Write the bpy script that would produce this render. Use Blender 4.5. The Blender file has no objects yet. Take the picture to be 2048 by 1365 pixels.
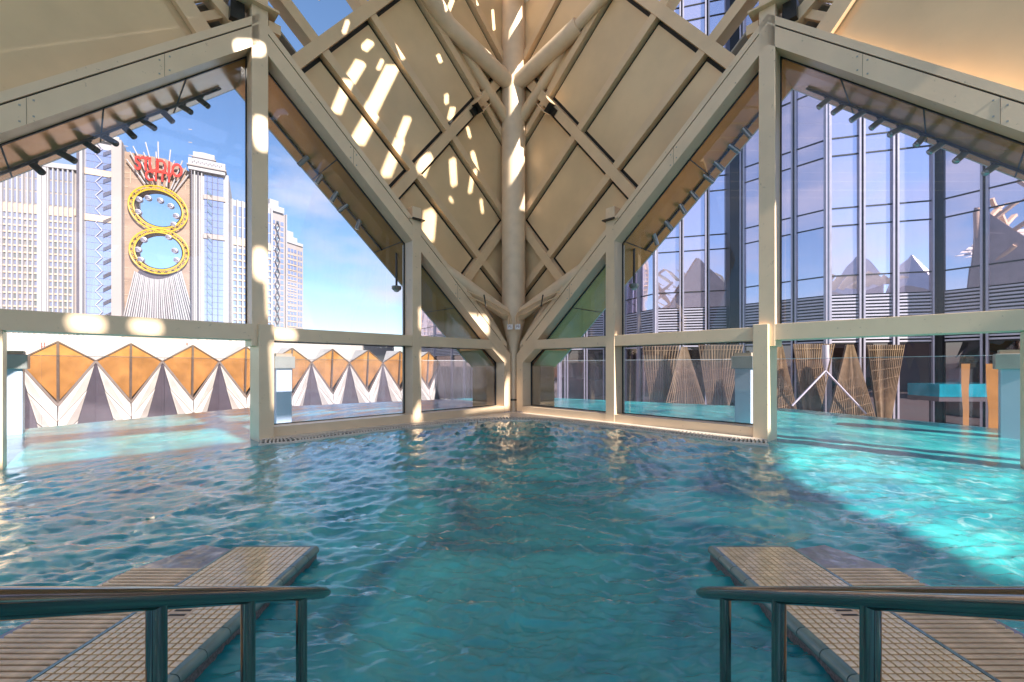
import bpy, bmesh, math, random
import numpy as np
from mathutils import Vector, Matrix
random.seed(7); np.random.seed(7)
S = bpy.context.scene
COL = S.collection
SQ = math.sqrt(0.5)
# ------------------------------------------------------------------ camera, sky, sun, exposure
F, CX, HY, H = 865.0, 1027.0, 733.0, 1.5      # focal length and principal point measured on the 2048 px photograph
cd = bpy.data.cameras.new('camera'); cam = bpy.data.objects.new('camera', cd); COL.objects.link(cam)
cd.sensor_width = 36; cd.lens = F / 2048 * 36; cd.shift_x = -3 / 2048; cd.shift_y = (HY - 682.5) / 2048
cd.clip_start = 0.05; cd.clip_end = 5000
cam.location = (0, 0, H); cam.rotation_euler = (math.radians(90), 0, 0)
S.camera = cam
SUN_EL = math.radians(33); SUN_H = Vector((0.682, -0.731, 0)).normalized()
SUN = Vector((SUN_H.x * math.cos(SUN_EL), SUN_H.y * math.cos(SUN_EL), math.sin(SUN_EL)))
w = bpy.data.worlds.new('World'); S.world = w; w.use_nodes = True
nt = w.node_tree; nt.nodes.clear()
out = nt.nodes.new('ShaderNodeOutputWorld'); bg = nt.nodes.new('ShaderNodeBackground')
sky = nt.nodes.new('ShaderNodeTexSky'); sky.sky_type = 'NISHITA'; sky.sun_disc = False
sky.sun_elevation = SUN_EL; sky.sun_rotation = math.atan2(SUN.x, SUN.y)
sky.air_density = 1.0; sky.dust_density = 0.25; sky.ozone_density = 4.0
tc = nt.nodes.new('ShaderNodeTexCoord'); mp = nt.nodes.new('ShaderNodeMapping'); mp.inputs['Scale'].default_value = (1.4, 1.4, 3.6)
mp.inputs['Location'].default_value = (0.35, 0.2, 0.1)
cn = nt.nodes.new('ShaderNodeTexNoise'); cn.inputs['Scale'].default_value = 2.1; cn.inputs['Detail'].default_value = 7; cn.inputs['Roughness'].default_value = .55
cr = nt.nodes.new('ShaderNodeValToRGB'); cr.color_ramp.elements[0].position = .51; cr.color_ramp.elements[1].position = .74
cr.color_ramp.elements[0].color = (0, 0, 0, 1); cr.color_ramp.elements[1].color = (.85, .85, .85, 1)
mx = nt.nodes.new('ShaderNodeMixRGB'); mx.inputs['Color2'].default_value = (4.6, 4.5, 4.9, 1)
L = nt.links.new
L(tc.outputs['Generated'], mp.inputs['Vector']); L(mp.outputs[0], cn.inputs['Vector']); L(cn.outputs['Fac'], cr.inputs[0])
L(cr.outputs[0], mx.inputs['Fac']); L(sky.outputs[0], mx.inputs['Color1']); L(mx.outputs[0], bg.inputs['Color']); L(bg.outputs[0], out.inputs['Surface'])
bg.inputs['Strength'].default_value = 0.09
sl = bpy.data.lights.new('sun', 'SUN'); sl.energy = 5.0; sl.angle = math.radians(.5); sl.color = (1, .93, .82)
so = bpy.data.objects.new('sun', sl); COL.objects.link(so); so.rotation_euler = (-SUN).to_track_quat('-Z', 'Y').to_euler()
vs = S.view_settings; vs.view_transform = 'Standard'; vs.look = 'None'; vs.gamma = 1; vs.use_curve_mapping = False
vs.exposure = 1.38
S.cycles.max_bounces = 9; S.cycles.diffuse_bounces = 5; S.cycles.glossy_bounces = 5; S.cycles.transparent_max_bounces = 14
S.cycles.caustics_reflective = False; S.cycles.caustics_refractive = False; S.cycles.sample_clamp_indirect = 6
try:
    S.cycles.use_denoising = True
except Exception: pass

# ------------------------------------------------------------------ materials
def mat(name, col, rough=.5, metal=0, var=.12, scale=3, bump=0, bscale=40, spec=.5, dirt=0, col2=None, stretch=None, coat=0):
    m = bpy.data.materials.new(name); m.use_nodes = True; t = m.node_tree; p = t.nodes['Principled BSDF']
    p.inputs['Roughness'].default_value = rough; p.inputs['Metallic'].default_value = metal
    p.inputs['Specular IOR Level'].default_value = spec; p.inputs['Coat Weight'].default_value = coat
    c = t.nodes.new('ShaderNodeTexCoord'); mpn = t.nodes.new('ShaderNodeMapping'); t.links.new(c.outputs['Object'], mpn.inputs[0])
    if stretch: mpn.inputs['Scale'].default_value = stretch
    n = t.nodes.new('ShaderNodeTexNoise'); n.inputs['Scale'].default_value = scale; n.inputs['Detail'].default_value = 6
    t.links.new(mpn.outputs[0], n.inputs['Vector'])
    r = t.nodes.new('ShaderNodeValToRGB'); r.color_ramp.elements[0].position = .3; r.color_ramp.elements[1].position = .7
    a = [x * (1 - var) for x in col]; b = list(col2) if col2 else [min(1, x * (1 + var)) for x in col]
    r.color_ramp.elements[0].color = (*a, 1); r.color_ramp.elements[1].color = (*b, 1)
    t.links.new(n.outputs['Fac'], r.inputs[0]); last = r.outputs[0]
    if dirt:
        d = t.nodes.new('ShaderNodeTexNoise'); d.inputs['Scale'].default_value = 9; d.inputs['Detail'].default_value = 8; d.inputs['Roughness'].default_value = .75
        t.links.new(mpn.outputs[0], d.inputs['Vector'])
        dr = t.nodes.new('ShaderNodeValToRGB'); dr.color_ramp.elements[0].position = .62; dr.color_ramp.elements[1].position = .68
        dr.color_ramp.elements[1].color = (dirt, dirt, dirt, 1)
        mm = t.nodes.new('ShaderNodeMixRGB'); mm.inputs['Color2'].default_value = (.13, .08, .045, 1)
        t.links.new(d.outputs['Fac'], dr.inputs[0]); t.links.new(dr.outputs[0], mm.inputs['Fac']); t.links.new(last, mm.inputs['Color1']); last = mm.outputs[0]
    t.links.new(last, p.inputs['Base Color'])
    if bump:
        bn = t.nodes.new('ShaderNodeTexNoise'); bn.inputs['Scale'].default_value = bscale; bn.inputs['Detail'].default_value = 4
        bp = t.nodes.new('ShaderNodeBump'); bp.inputs['Strength'].default_value = bump; bp.inputs['Distance'].default_value = .02
        t.links.new(mpn.outputs[0], bn.inputs['Vector']); t.links.new(bn.outputs['Fac'], bp.inputs['Height']); t.links.new(bp.outputs[0], p.inputs['Normal'])
    return m
def glassmat(name, tint=(.93, .95, .97), refl=1.0, base_mix=.0, base=(.4, .4, .5)):
    m = bpy.data.materials.new(name); m.use_nodes = True; t = m.node_tree; t.nodes.clear()
    o = t.nodes.new('ShaderNodeOutputMaterial'); tr = t.nodes.new('ShaderNodeBsdfTransparent'); tr.inputs[0].default_value = (*tint, 1)
    df = t.nodes.new('ShaderNodeBsdfDiffuse'); df.inputs[0].default_value = (*base, 1)
    gl = t.nodes.new('ShaderNodeBsdfGlossy'); gl.inputs['Roughness'].default_value = .01
    fr = t.nodes.new('ShaderNodeFresnel'); fr.inputs['IOR'].default_value = 1.45
    mul = t.nodes.new('ShaderNodeMath'); mul.operation = 'MULTIPLY'; mul.inputs[1].default_value = refl
    m0 = t.nodes.new('ShaderNodeMixShader'); m0.inputs[0].default_value = base_mix
    # faint vertical streaks of dirt on the pane
    c = t.nodes.new('ShaderNodeTexCoord'); mpn = t.nodes.new('ShaderNodeMapping'); mpn.inputs['Scale'].default_value = (6, 6, .5)
    n = t.nodes.new('ShaderNodeTexNoise'); n.inputs['Scale'].default_value = 3; n.inputs['Detail'].default_value = 5
    r = t.nodes.new('ShaderNodeMapRange'); r.inputs['From Min'].default_value = .45; r.inputs['From Max'].default_value = .8; r.inputs['To Min'].default_value = base_mix; r.inputs['To Max'].default_value = base_mix + .025
    t.links.new(c.outputs['Object'], mpn.inputs[0]); t.links.new(mpn.outputs[0], n.inputs['Vector']); t.links.new(n.outputs['Fac'], r.inputs[0]); t.links.new(r.outputs[0], m0.inputs[0])
    m1 = t.nodes.new('ShaderNodeMixShader')
    t.links.new(tr.outputs[0], m0.inputs[1]); t.links.new(df.outputs[0], m0.inputs[2])
    t.links.new(fr.outputs[0], mul.inputs[0]); t.links.new(mul.outputs[0], m1.inputs[0]); t.links.new(m0.outputs[0], m1.inputs[1]); t.links.new(gl.outputs[0], m1.inputs[2])
    t.links.new(m1.outputs[0], o.inputs[0]); return m
def mirrormat(name, tint, base, mixv, bump=.02, scale=1.2):
    m = bpy.data.materials.new(name); m.use_nodes = True; t = m.node_tree; t.nodes.clear()
    o = t.nodes.new('ShaderNodeOutputMaterial'); gl = t.nodes.new('ShaderNodeBsdfGlossy'); gl.inputs['Roughness'].default_value = .015; gl.inputs[0].default_value = (*tint, 1)
    df = t.nodes.new('ShaderNodeBsdfDiffuse'); df.inputs[0].default_value = (*base, 1); ms = t.nodes.new('ShaderNodeMixShader'); ms.inputs[0].default_value = mixv
    c = t.nodes.new('ShaderNodeTexCoord'); n = t.nodes.new('ShaderNodeTexNoise'); n.inputs['Scale'].default_value = scale; n.inputs['Detail'].default_value = 1
    mpn = t.nodes.new('ShaderNodeMapping'); mpn.inputs['Scale'].default_value = (1, 1, .35); t.links.new(c.outputs['Object'], mpn.inputs[0]); t.links.new(mpn.outputs[0], n.inputs['Vector'])
    bp = t.nodes.new('ShaderNodeBump'); bp.inputs['Strength'].default_value = bump; bp.inputs['Distance'].default_value = .3
    t.links.new(n.outputs['Fac'], bp.inputs['Height']); t.links.new(bp.outputs[0], gl.inputs['Normal'])
    t.links.new(gl.outputs[0], ms.inputs[1]); t.links.new(df.outputs[0], ms.inputs[2]); t.links.new(ms.outputs[0], o.inputs[0]); return m
M = {}
M['frame'] = mat('painted_steel_cream', (.80, .60, .41), .36, 0, .06, 1.5, .05, 30, dirt=.6)
M['ceil'] = mat('ceiling_panel_beige', (.71, .51, .30), .38, 0, .12, .7, .04, 60, dirt=.07)
M['rib'] = mat('ceiling_rib_beige', (.74, .53, .33), .38, 0, .06, 2, dirt=.15)
M['col'] = mat('column_paint', (.76, .58, .41), .4, 0, .07, 3, .12, 25, dirt=.2)
M['black'] = mat('black_gap', (.012, .011, .01), .6, 0, .2)
M['darkmetal'] = mat('dark_metal', (.035, .033, .03), .35, .6, .2)
M['bronze'] = mat('bronze_cladding', (.58, .23, .03), .26, .3, .15, 2, .05, 8)
M['niche'] = mat('bronze_niche_panel', (.42, .20, .06), .33, .15, .25, 1.1)
M['silver'] = mat('lamp_silver', (.42, .42, .40), .3, .7, .1)
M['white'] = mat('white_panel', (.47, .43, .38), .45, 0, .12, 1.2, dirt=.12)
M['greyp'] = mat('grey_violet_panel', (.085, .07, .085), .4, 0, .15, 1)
M['joint'] = mat('panel_joint_brown', (.10, .065, .045), .5, 0, .2)
M['lilac'] = mat('lilac_cladding', (.34, .31, .37), .5, 0, .05, 1)
M['cream'] = mat('cream_wall', (.42, .37, .33), .6, 0, .05, 1)
M['cream2'] = mat('sun_mask_paint', (.80, .74, .64), .4, 0, .05, 1)
M['lback'] = mat('facet_bronze_dark', (.11, .075, .06), .3, .1, .3, 1.5)
M['red'] = mat('red_paint', (.55, .05, .03), .5)
M['steel'] = mat('polished_steel', (.26, .235, .21), .08, 1, .08, 3, .015, 12)
M['tile'] = mat('pool_tile', (.82, .62, .40), .12, 0, .2, 14, spec=.6)
M['grout'] = mat('tile_grout', (.44, .25, .10), .7, 0, .2, 10)
M['nose'] = mat('bullnose_tile', (.16, .24, .23), .12, 0, .25, 6, spec=.7)
M['stone'] = mat('wet_pebble_stone', (.16, .13, .13), .3, 0, .5, 60, .4, 90)
M['wet'] = mat('wet_ledge', (.24, .21, .24), .08, 0, .3, 8, .35, 9, spec=.9)
M['slat'] = mat('grate_slat', (.66, .45, .27), .25, 0, .2, 12)
M['ledge'] = mat('ledge_tile', (.70, .62, .55), .25, 0, .1, 5, .05, 12)
M['floor'] = mat('pool_floor', (.03, .28, .30), .6, 0, .25, 1.2)
M['ground'] = mat('podium', (.34, .31, .29), .8, 0, .15, .4)
M['blue'] = mat('pale_blue_cladding', (.50, .56, .66), .25, 0, .06, 1)
M['cap'] = mat('pillar_cap', (.34, .34, .31), .3, .3, .1)
M['mull'] = mat('mullion_violet', (.42, .39, .46), .35, .3, .08)
M['louv'] = mat('louvre_violet', (.50, .47, .54), .4, .1, .06)
M['pier'] = mat('dark_pier', (.008, .008, .010), .35, 0, .3, .5, spec=.25)
M['yellow'] = mat('yellow_steel', (.58, .36, .02), .4, 0, .15)
M['hotel'] = mat('hotel_stone', (.31, .26, .235), .7, 0, .06, .05)
M['hotelw'] = mat('hotel_white', (.36, .335, .33), .7, 0, .05, .05)
M['hbrown'] = mat('hotel_brown', (.30, .20, .14), .6, 0, .18, .12, stretch=(1, 1, 3))
M['htan'] = mat('hotel_tan', (.48, .36, .26), .6, 0, .12, .2)
M['lattice'] = mat('lattice_beige', (.19, .125, .075), .35, .1, .25)
M['signw'] = mat('sign_white', (.78, .74, .74), .4, 0, .03)
M['signt'] = mat('sign_text', (.25, .14, .16), .5)
M['redsign'] = mat('red_sign', (.62, .035, .02), .4)
M['glass'] = glassmat('window_glass', (.92, .93, .97), .9, .02)
M['balglass'] = glassmat('balustrade_glass', (.93, .91, .94), .7, .05, (.6, .52, .58))
M['edge'] = mat('glass_edge', (.75, .72, .75), .2)
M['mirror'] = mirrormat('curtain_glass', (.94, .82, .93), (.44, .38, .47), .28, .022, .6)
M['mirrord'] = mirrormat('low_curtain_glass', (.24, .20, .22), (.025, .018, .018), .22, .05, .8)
M['hglass'] = mirrormat('hotel_glass', (.50, .54, .72), (.26, .28, .40), .45, .05, .1)
M['hglassg'] = mirrormat('hotel_glass_green', (.45, .50, .50), (.20, .22, .22), .4, .10, .1)

# ------------------------------------------------------------------ object helpers
OFF = {}
class MB:
    def __init__(s): s.v = []; s.f = []
    def add(s, vs, fs):
        o = len(s.v); s.v += [tuple(x) for x in vs]; s.f += [tuple(i + o for i in f) for f in fs]; return s
    def prism(s, poly, ext):
        n = len(poly); e = Vector(ext); P = [Vector(p) for p in poly]
        return s.add(P + [p + e for p in P], [tuple(range(n)), tuple(range(2 * n - 1, n - 1, -1))] + [(i, (i + 1) % n, n + (i + 1) % n, n + i) for i in range(n)])
    def box(s, a, b):
        x0, y0, z0 = a; x1, y1, z1 = b
        return s.prism([(x0, y0, z0), (x1, y0, z0), (x1, y1, z0), (x0, y1, z0)], (0, 0, z1 - z0))
    def obox(s, c, ax, ay, az):      # centre and three half vectors
        c, ax, ay, az = map(Vector, (c, ax, ay, az))
        return s.prism([c - ax - ay - az, c + ax - ay - az, c + ax + ay - az, c - ax + ay - az], 2 * az)
    def bar(s, a, b, wd, hd, up=(0, 0, 1)):   # rectangular bar between two points
        a, b = Vector(a), Vector(b); d = (b - a); l = d.length; d.normalize(); up = Vector(up)
        x = d.cross(up)
        if x.length < 1e-4: x = d.cross(Vector((1, 0, 0)))
        x.normalize(); y = x.cross(d).normalized()
        return s.obox((a + b) / 2, x * wd / 2, y * hd / 2, d * l / 2)
    def tube(s, pts, r, n=12, cap=True):
        P = [Vector(p) for p in pts]; R = r if isinstance(r, (list, tuple)) else [r] * len(P)
        ref = None; rings = []
        for i, p in enumerate(P):
            d = (P[min(i + 1, len(P) - 1)] - P[max(i - 1, 0)]).normalized()
            if ref is None:
                ref = d.cross(Vector((0, 0, 1)));
                if ref.length < 1e-3: ref = Vector((1, 0, 0))
            x = (ref - d * ref.dot(d)).normalized(); ref = x; y = d.cross(x)
            rings.append([p + (x * math.cos(2 * math.pi * k / n) + y * math.sin(2 * math.pi * k / n)) * R[i] for k in range(n)])
        vs = [q for r_ in rings for q in r_]; fs = []
        for i in range(len(P) - 1):
            for k in range(n): fs.append((i * n + k, i * n + (k + 1) % n, (i + 1) * n + (k + 1) % n, (i + 1) * n + k))
        if cap: fs += [tuple(range(n - 1, -1, -1)), tuple((len(P) - 1) * n + k for k in range(n))]
        return s.add(vs, fs)
    def mesh(s, name, m, off=Vector((0, 0, 0)), smooth=False, bevel=0):
        me = bpy.data.meshes.new(name); me.from_pydata([tuple(Vector(v) - off) for v in s.v], [], s.f)
        bm = bmesh.new(); bm.from_mesh(me); bmesh.ops.recalc_face_normals(bm, faces=bm.faces)
        if bevel: bmesh.ops.bevel(bm, geom=bm.edges[:], offset=bevel, segments=1, affect='EDGES')
        bm.to_mesh(me); bm.free()
        if smooth: me.shade_smooth(); 
        me.materials.append(m); return me
    def build(s, name, m, parent=None, smooth=False, bevel=0):
        off = OFF.get(parent.name, Vector((0, 0, 0))) if parent else Vector((0, 0, 0))
        o = bpy.data.objects.new(name, s.mesh(name, m, off, smooth, bevel)); COL.objects.link(o)
        if parent: o.parent = parent; OFF[o.name] = off
        if smooth:
            md = o.modifiers.new('smooth', 'EDGE_SPLIT'); md.split_angle = math.radians(40)
        return o
def tag(o, label=None, cat=None, group=None, kind=None):
    for k, v in (('label', label), ('category', cat), ('group', group), ('kind', kind)):
        if v: o[k] = v
    return o
def thing(name, label, cat, loc=(0, 0, 0), group=None, kind=None):
    o = bpy.data.objects.new(name, None); COL.objects.link(o); o.location = loc; o.empty_display_size = .1
    OFF[o.name] = Vector(loc); return tag(o, label, cat, group, kind)
def inst(name, me, parent, pos):
    o = bpy.data.objects.new(name, me); COL.objects.link(o); o.parent = parent; o.location = Vector(pos) - OFF.get(parent.name, Vector((0, 0, 0))); OFF[o.name] = OFF.get(parent.name, Vector((0,0,0))); return o
def ray(px, py): return Vector(((px - CX) / F, 1, (HY - py) / F))
def onplane(px, py, P0, n):
    d = ray(px, py); O = Vector((0, 0, H)); t = n.dot(P0 - O) / n.dot(d); return O + d * t
def plan(px, Y): return Vector(((px - CX) / F * Y, Y, 0))
SIDE = {-1: 'left-hand', 1: 'right-hand'}

# ------------------------------------------------------------------ ground, pool, water
YC = 13.62
def W(s, u, v, w_=0.0): return Vector((s * SQ * (u + w_), YC - SQ * u + SQ * w_, v))
def uw(px, w_):
    k = abs(px - CX) / F; return (k * (YC + SQ * w_) - SQ * w_) / (SQ * (1 + k))
EDGE = [(-12, 15.5), (0, 14.5), (7, 13), (10.6, 11.6), (15.6, 9.6), (18.5, 4.8), (20.3, 2), (21.4, .15)]
def xe(y): return float(np.interp(y, [e[0] for e in EDGE], [e[1] for e in EDGE]))
g = MB(); g.box((-3000, -3000, -6.2), (3000, 3000, -6)); tag(g.build('ground', M['ground']), kind='structure')
g = MB(); g.box((-60, -60, -3.2), (70, 75, -2.6)); tag(g.build('podium_ground', M['ground']), kind='structure')
g = MB(); P = [(x, y) for y, x in EDGE] + [(-x, y) for y, x in EDGE[::-1]]
g.prism([(x, y, -2.0) for x, y in P], (0, 0, .5)); tag(g.build('pool_floor', M['floor']), kind='structure')

def vnoise(x, y, seed):
    r = np.random.RandomState(seed).rand(256, 256); xi = np.floor(x).astype(int); yi = np.floor(y).astype(int)
    fx = x - xi; fy = y - yi; fx = fx * fx * fx * (fx * (fx * 6 - 15) + 10); fy = fy * fy * fy * (fy * (fy * 6 - 15) + 10)
    a = r[xi % 256, yi % 256]; b = r[(xi + 1) % 256, yi % 256]; c = r[xi % 256, (yi + 1) % 256]; d = r[(xi + 1) % 256, (yi + 1) % 256]
    return (a * (1 - fx) + b * fx) * (1 - fy) + (c * (1 - fx) + d * fx) * fy
def waves(x, y):
    wx = x + .35 * (vnoise(x * .9 + 11, y * .9, 1) - .5); wy = y + .35 * (vnoise(x * .9, y * .9 + 31, 2) - .5)
    h = np.zeros_like(x); calm = np.clip((13.9 - (y + np.abs(x))) / 1.5, 0, 1) * .82 + .18
    jet = np.exp(-((x) ** 2 + (y - 10.8) ** 2) / 7) + .7 * np.exp(-((x - 2.6) ** 2 + (y - 9) ** 2) / 4) + .5 * np.exp(-((x + 2.4) ** 2 + (y - 9.2) ** 2) / 4)
    for i, (sc, am, st) in enumerate([(1.3, .026, 1.6), (2.7, .019, 1.9), (5.2, .020, 2.1), (10.5, .017, 1.9), (21, .0085, 1.6), (44, .0042, 1.4)]):
        a = .35 * math.sin(i * 2.1); ca, sa = math.cos(a), math.sin(a)
        X = (wx * ca + wy * sa) * sc; Y = (-wx * sa + wy * ca) * sc * st
        n = vnoise(X + 100 + 17 * i, Y + 57 * i + 200, 10 + i); n = 1 - np.abs(2 * n - 1)
        h += am * (n - .5) * (1 + (1.0 if i > 1 else .4) * jet)
    r = np.hypot(x, y - 12.5); h *= calm; h += .006 * np.sin(r * 9 + 2 * vnoise(x + 50, y + 50, 5)) * np.exp(-((r - 6) / 4) ** 2)
    return h
nr, nc = 560, 520
ys = np.concatenate([np.linspace(-12, .8, 8)[:-1], 1298 / np.linspace(1298 / .8, 1298 / 21.4, nr)])
ts = np.linspace(-1, 1, nc)
XX = np.zeros((len(ys), nc)); YY = np.zeros_like(XX)
for i, y in enumerate(ys):
    e = 1 + 1.1 * math.exp(-max(y, 0) / 4); XX[i] = xe(y) * np.sign(ts) * np.abs(ts) ** e; YY[i] = y
ZZ = waves(XX + 300, YY + 300) if False else waves(XX, YY)
ZZ[:7] = 0
me = bpy.data.meshes.new('pool_water'); nR = len(ys)
idx = np.arange(nR * nc).reshape(nR, nc)
fa = np.stack([idx[:-1, :-1], idx[:-1, 1:], idx[1:, 1:], idx[1:, :-1]], -1).reshape(-1, 4)
me.vertices.add(nR * nc); me.vertices.foreach_set('co', np.stack([XX, YY, ZZ], -1).astype(np.float32).ravel())
me.loops.add(fa.size); me.loops.foreach_set('vertex_index', fa.ravel().astype(np.int32))
me.polygons.add(len(fa)); me.polygons.foreach_set('loop_start', np.arange(0, fa.size, 4, dtype=np.int32)); me.polygons.foreach_set('loop_total', np.full(len(fa), 4, dtype=np.int32))
me.update(calc_edges=True); me.validate(); me.shade_smooth()
m = bpy.data.materials.new('water'); m.use_nodes = True; t = m.node_tree; t.nodes.clear(); N = t.nodes.new; LK = t.links.new
o_ = N('ShaderNodeOutputMaterial'); gl = N('ShaderNodeBsdfGlossy'); gl.inputs['Roughness'].default_value = .02; gl.inputs[0].default_value = (1, 1, 1, 1)
df = N('ShaderNodeBsdfDiffuse'); tr = N('ShaderNodeBsdfTransparent'); tr.inputs[0].default_value = (.35, .78, .80, 1)
fr = N('ShaderNodeFresnel'); fr.inputs['IOR'].default_value = 1.6
c = N('ShaderNodeTexCoord'); n1 = N('ShaderNodeTexNoise'); n1.inputs['Scale'].default_value = .7; n1.inputs['Detail'].default_value = 5; n1.inputs['Distortion'].default_value = 1.2
rp = N('ShaderNodeValToRGB'); e = rp.color_ramp.elements; e[0].position = .30; e[0].color = (.004, .19, .28, 1); e[1].position = .68; e[1].color = (.08, .74, .74, 1)
n2 = N('ShaderNodeTexNoise'); n2.inputs['Scale'].default_value = 75; n2.inputs['Detail'].default_value = 6; n2.inputs['Distortion'].default_value = .6
bp = N('ShaderNodeBump'); bp.inputs['Strength'].default_value = .3; bp.inputs['Distance'].default_value = .006
LK(c.outputs['Object'], n1.inputs['Vector']); LK(n1.outputs['Fac'], rp.inputs[0]); 
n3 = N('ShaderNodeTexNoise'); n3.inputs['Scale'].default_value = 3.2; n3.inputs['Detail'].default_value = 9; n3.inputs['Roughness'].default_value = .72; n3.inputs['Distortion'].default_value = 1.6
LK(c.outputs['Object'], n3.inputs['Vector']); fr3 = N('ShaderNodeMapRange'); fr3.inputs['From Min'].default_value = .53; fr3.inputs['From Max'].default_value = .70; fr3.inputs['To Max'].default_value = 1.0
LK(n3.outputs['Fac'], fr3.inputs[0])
jm = None                                        # bubbles round the whirlpool jets, plus white painted in for sun glare at sides
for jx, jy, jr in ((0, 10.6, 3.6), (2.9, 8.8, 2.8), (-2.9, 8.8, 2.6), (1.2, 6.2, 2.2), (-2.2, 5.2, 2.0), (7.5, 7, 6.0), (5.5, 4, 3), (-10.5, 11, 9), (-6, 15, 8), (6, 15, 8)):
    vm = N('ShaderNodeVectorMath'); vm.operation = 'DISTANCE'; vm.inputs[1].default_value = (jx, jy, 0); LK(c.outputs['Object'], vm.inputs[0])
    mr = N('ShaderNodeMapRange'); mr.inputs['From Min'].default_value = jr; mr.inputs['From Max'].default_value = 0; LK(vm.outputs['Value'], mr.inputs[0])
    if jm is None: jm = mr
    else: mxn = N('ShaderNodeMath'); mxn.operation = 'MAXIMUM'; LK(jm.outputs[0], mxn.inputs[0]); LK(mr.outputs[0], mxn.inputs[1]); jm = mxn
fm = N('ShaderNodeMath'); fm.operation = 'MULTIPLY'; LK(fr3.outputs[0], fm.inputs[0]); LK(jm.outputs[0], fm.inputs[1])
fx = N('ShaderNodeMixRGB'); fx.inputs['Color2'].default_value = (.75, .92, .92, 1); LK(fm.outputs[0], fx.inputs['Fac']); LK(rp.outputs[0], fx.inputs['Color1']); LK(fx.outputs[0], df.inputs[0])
LK(c.outputs['Object'], n2.inputs['Vector']); LK(n2.outputs['Fac'], bp.inputs['Height'])
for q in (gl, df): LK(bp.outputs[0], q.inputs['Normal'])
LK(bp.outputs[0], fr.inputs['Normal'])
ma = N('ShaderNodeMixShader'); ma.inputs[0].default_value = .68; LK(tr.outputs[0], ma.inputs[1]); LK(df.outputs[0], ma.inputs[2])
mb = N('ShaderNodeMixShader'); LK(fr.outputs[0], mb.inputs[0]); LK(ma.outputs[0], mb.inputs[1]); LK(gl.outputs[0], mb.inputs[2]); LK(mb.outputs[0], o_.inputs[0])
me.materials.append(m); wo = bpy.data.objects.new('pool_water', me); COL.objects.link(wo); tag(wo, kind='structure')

# pool rim walls under the balustrade
for s in (-1, 1):
    pts = [(s * x, y) for y, x in EDGE]
    b = MB()
    for (x0, y0), (x1, y1) in zip(pts[:-1], pts[1:]):
        d = Vector((x1 - x0, y1 - y0, 0)).normalized(); n = Vector((d.y, -d.x, 0)) * s; n = n if n.x * s > 0 else -n
        b.prism([Vector((x0, y0, -2.6)), Vector((x1, y1, -2.6)), Vector((x1, y1, -2.6)) + n * .15, Vector((x0, y0, -2.6)) + n * .15], (0, 0, 2.585))
    tag(b.build('pool_rim', M['ledge']), kind='structure')
# ledge inside the corner, following the whirlpool curve
curve = [(-4.75, 8.05), (-4.22, 8.36), (-3.49, 9.2), (-2.37, 10.35), (-1.2, 11.3), (0, 11.75), (1.2, 11.3), (2.37, 10.35), (3.49, 9.2), (4.22, 8.36), (4.75, 8.05)]
def smooth(pts, k=8):
    P = [Vector((x, y, 0)) for x, y in pts]; P = [P[0] * 2 - P[1]] + P + [P[-1] * 2 - P[-2]]; o = []
    for i in range(1, len(P) - 2):
        for j in range(k):
            t = j / k; a, b, c, d = P[i - 1:i + 3]
            o.append(.5 * ((2 * b) + (c - a) * t + (2 * a - 5 * b + 4 * c - d) * t * t + (3 * b - a - 3 * c + d) * t ** 3))
    return o + [P[-2]]
cv = smooth(curve)
led = MB(); zt = .075
# outer ledge strip between slot band and walls, inner strip beside the water
def offs(P, d):
    o = []
    for i, p in enumerate(P):
        tg = (P[min(i + 1, len(P) - 1)] - P[max(i - 1, 0)]).normalized(); o.append(p + Vector((-tg.y, tg.x, 0)) * d)
    return o
c0, c1, c2 = cv, offs(cv, .13), offs(cv, .42)
def strip(mb, A, B, z0, z1):
    for i in range(len(A) - 1):
        mb.prism([(A[i].x, A[i].y, z0), (A[i + 1].x, A[i + 1].y, z0), (B[i + 1].x, B[i + 1].y, z0), (B[i].x, B[i].y, z0)], (0, 0, z1 - z0))
strip(led, c0, c1, -.5, zt - .03)
wl = [Vector((p.x, max(p.y + .02, YC - abs(p.x) + .05), 0)) for p in c2]
strip(led, c2, wl, -.5, zt)
lo = led.build('pool_ledge', M['ledge']); tag(lo, kind='structure')
ch = MB(); strip(ch, c1, c2, -.5, zt - .06); ch.build('drain_channel', M['black'], lo)
sl_ = MB(); tot = 0; last = None
for i in range(len(c1) - 1):
    seg = (c1[i + 1] - c1[i]).length; k = max(1, round(seg / .075))
    for j in range(k):
        t = (j + .5) / k; a = c1[i].lerp(c1[i + 1], t); b = c2[i].lerp(c2[i + 1], t); sl_.bar((a.x, a.y, zt - .015), (b.x, b.y, zt - .015), .034, .03)
o = sl_.build('drain_grating', M['ledge'], lo); o['kind'] = 'stuff'

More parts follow.
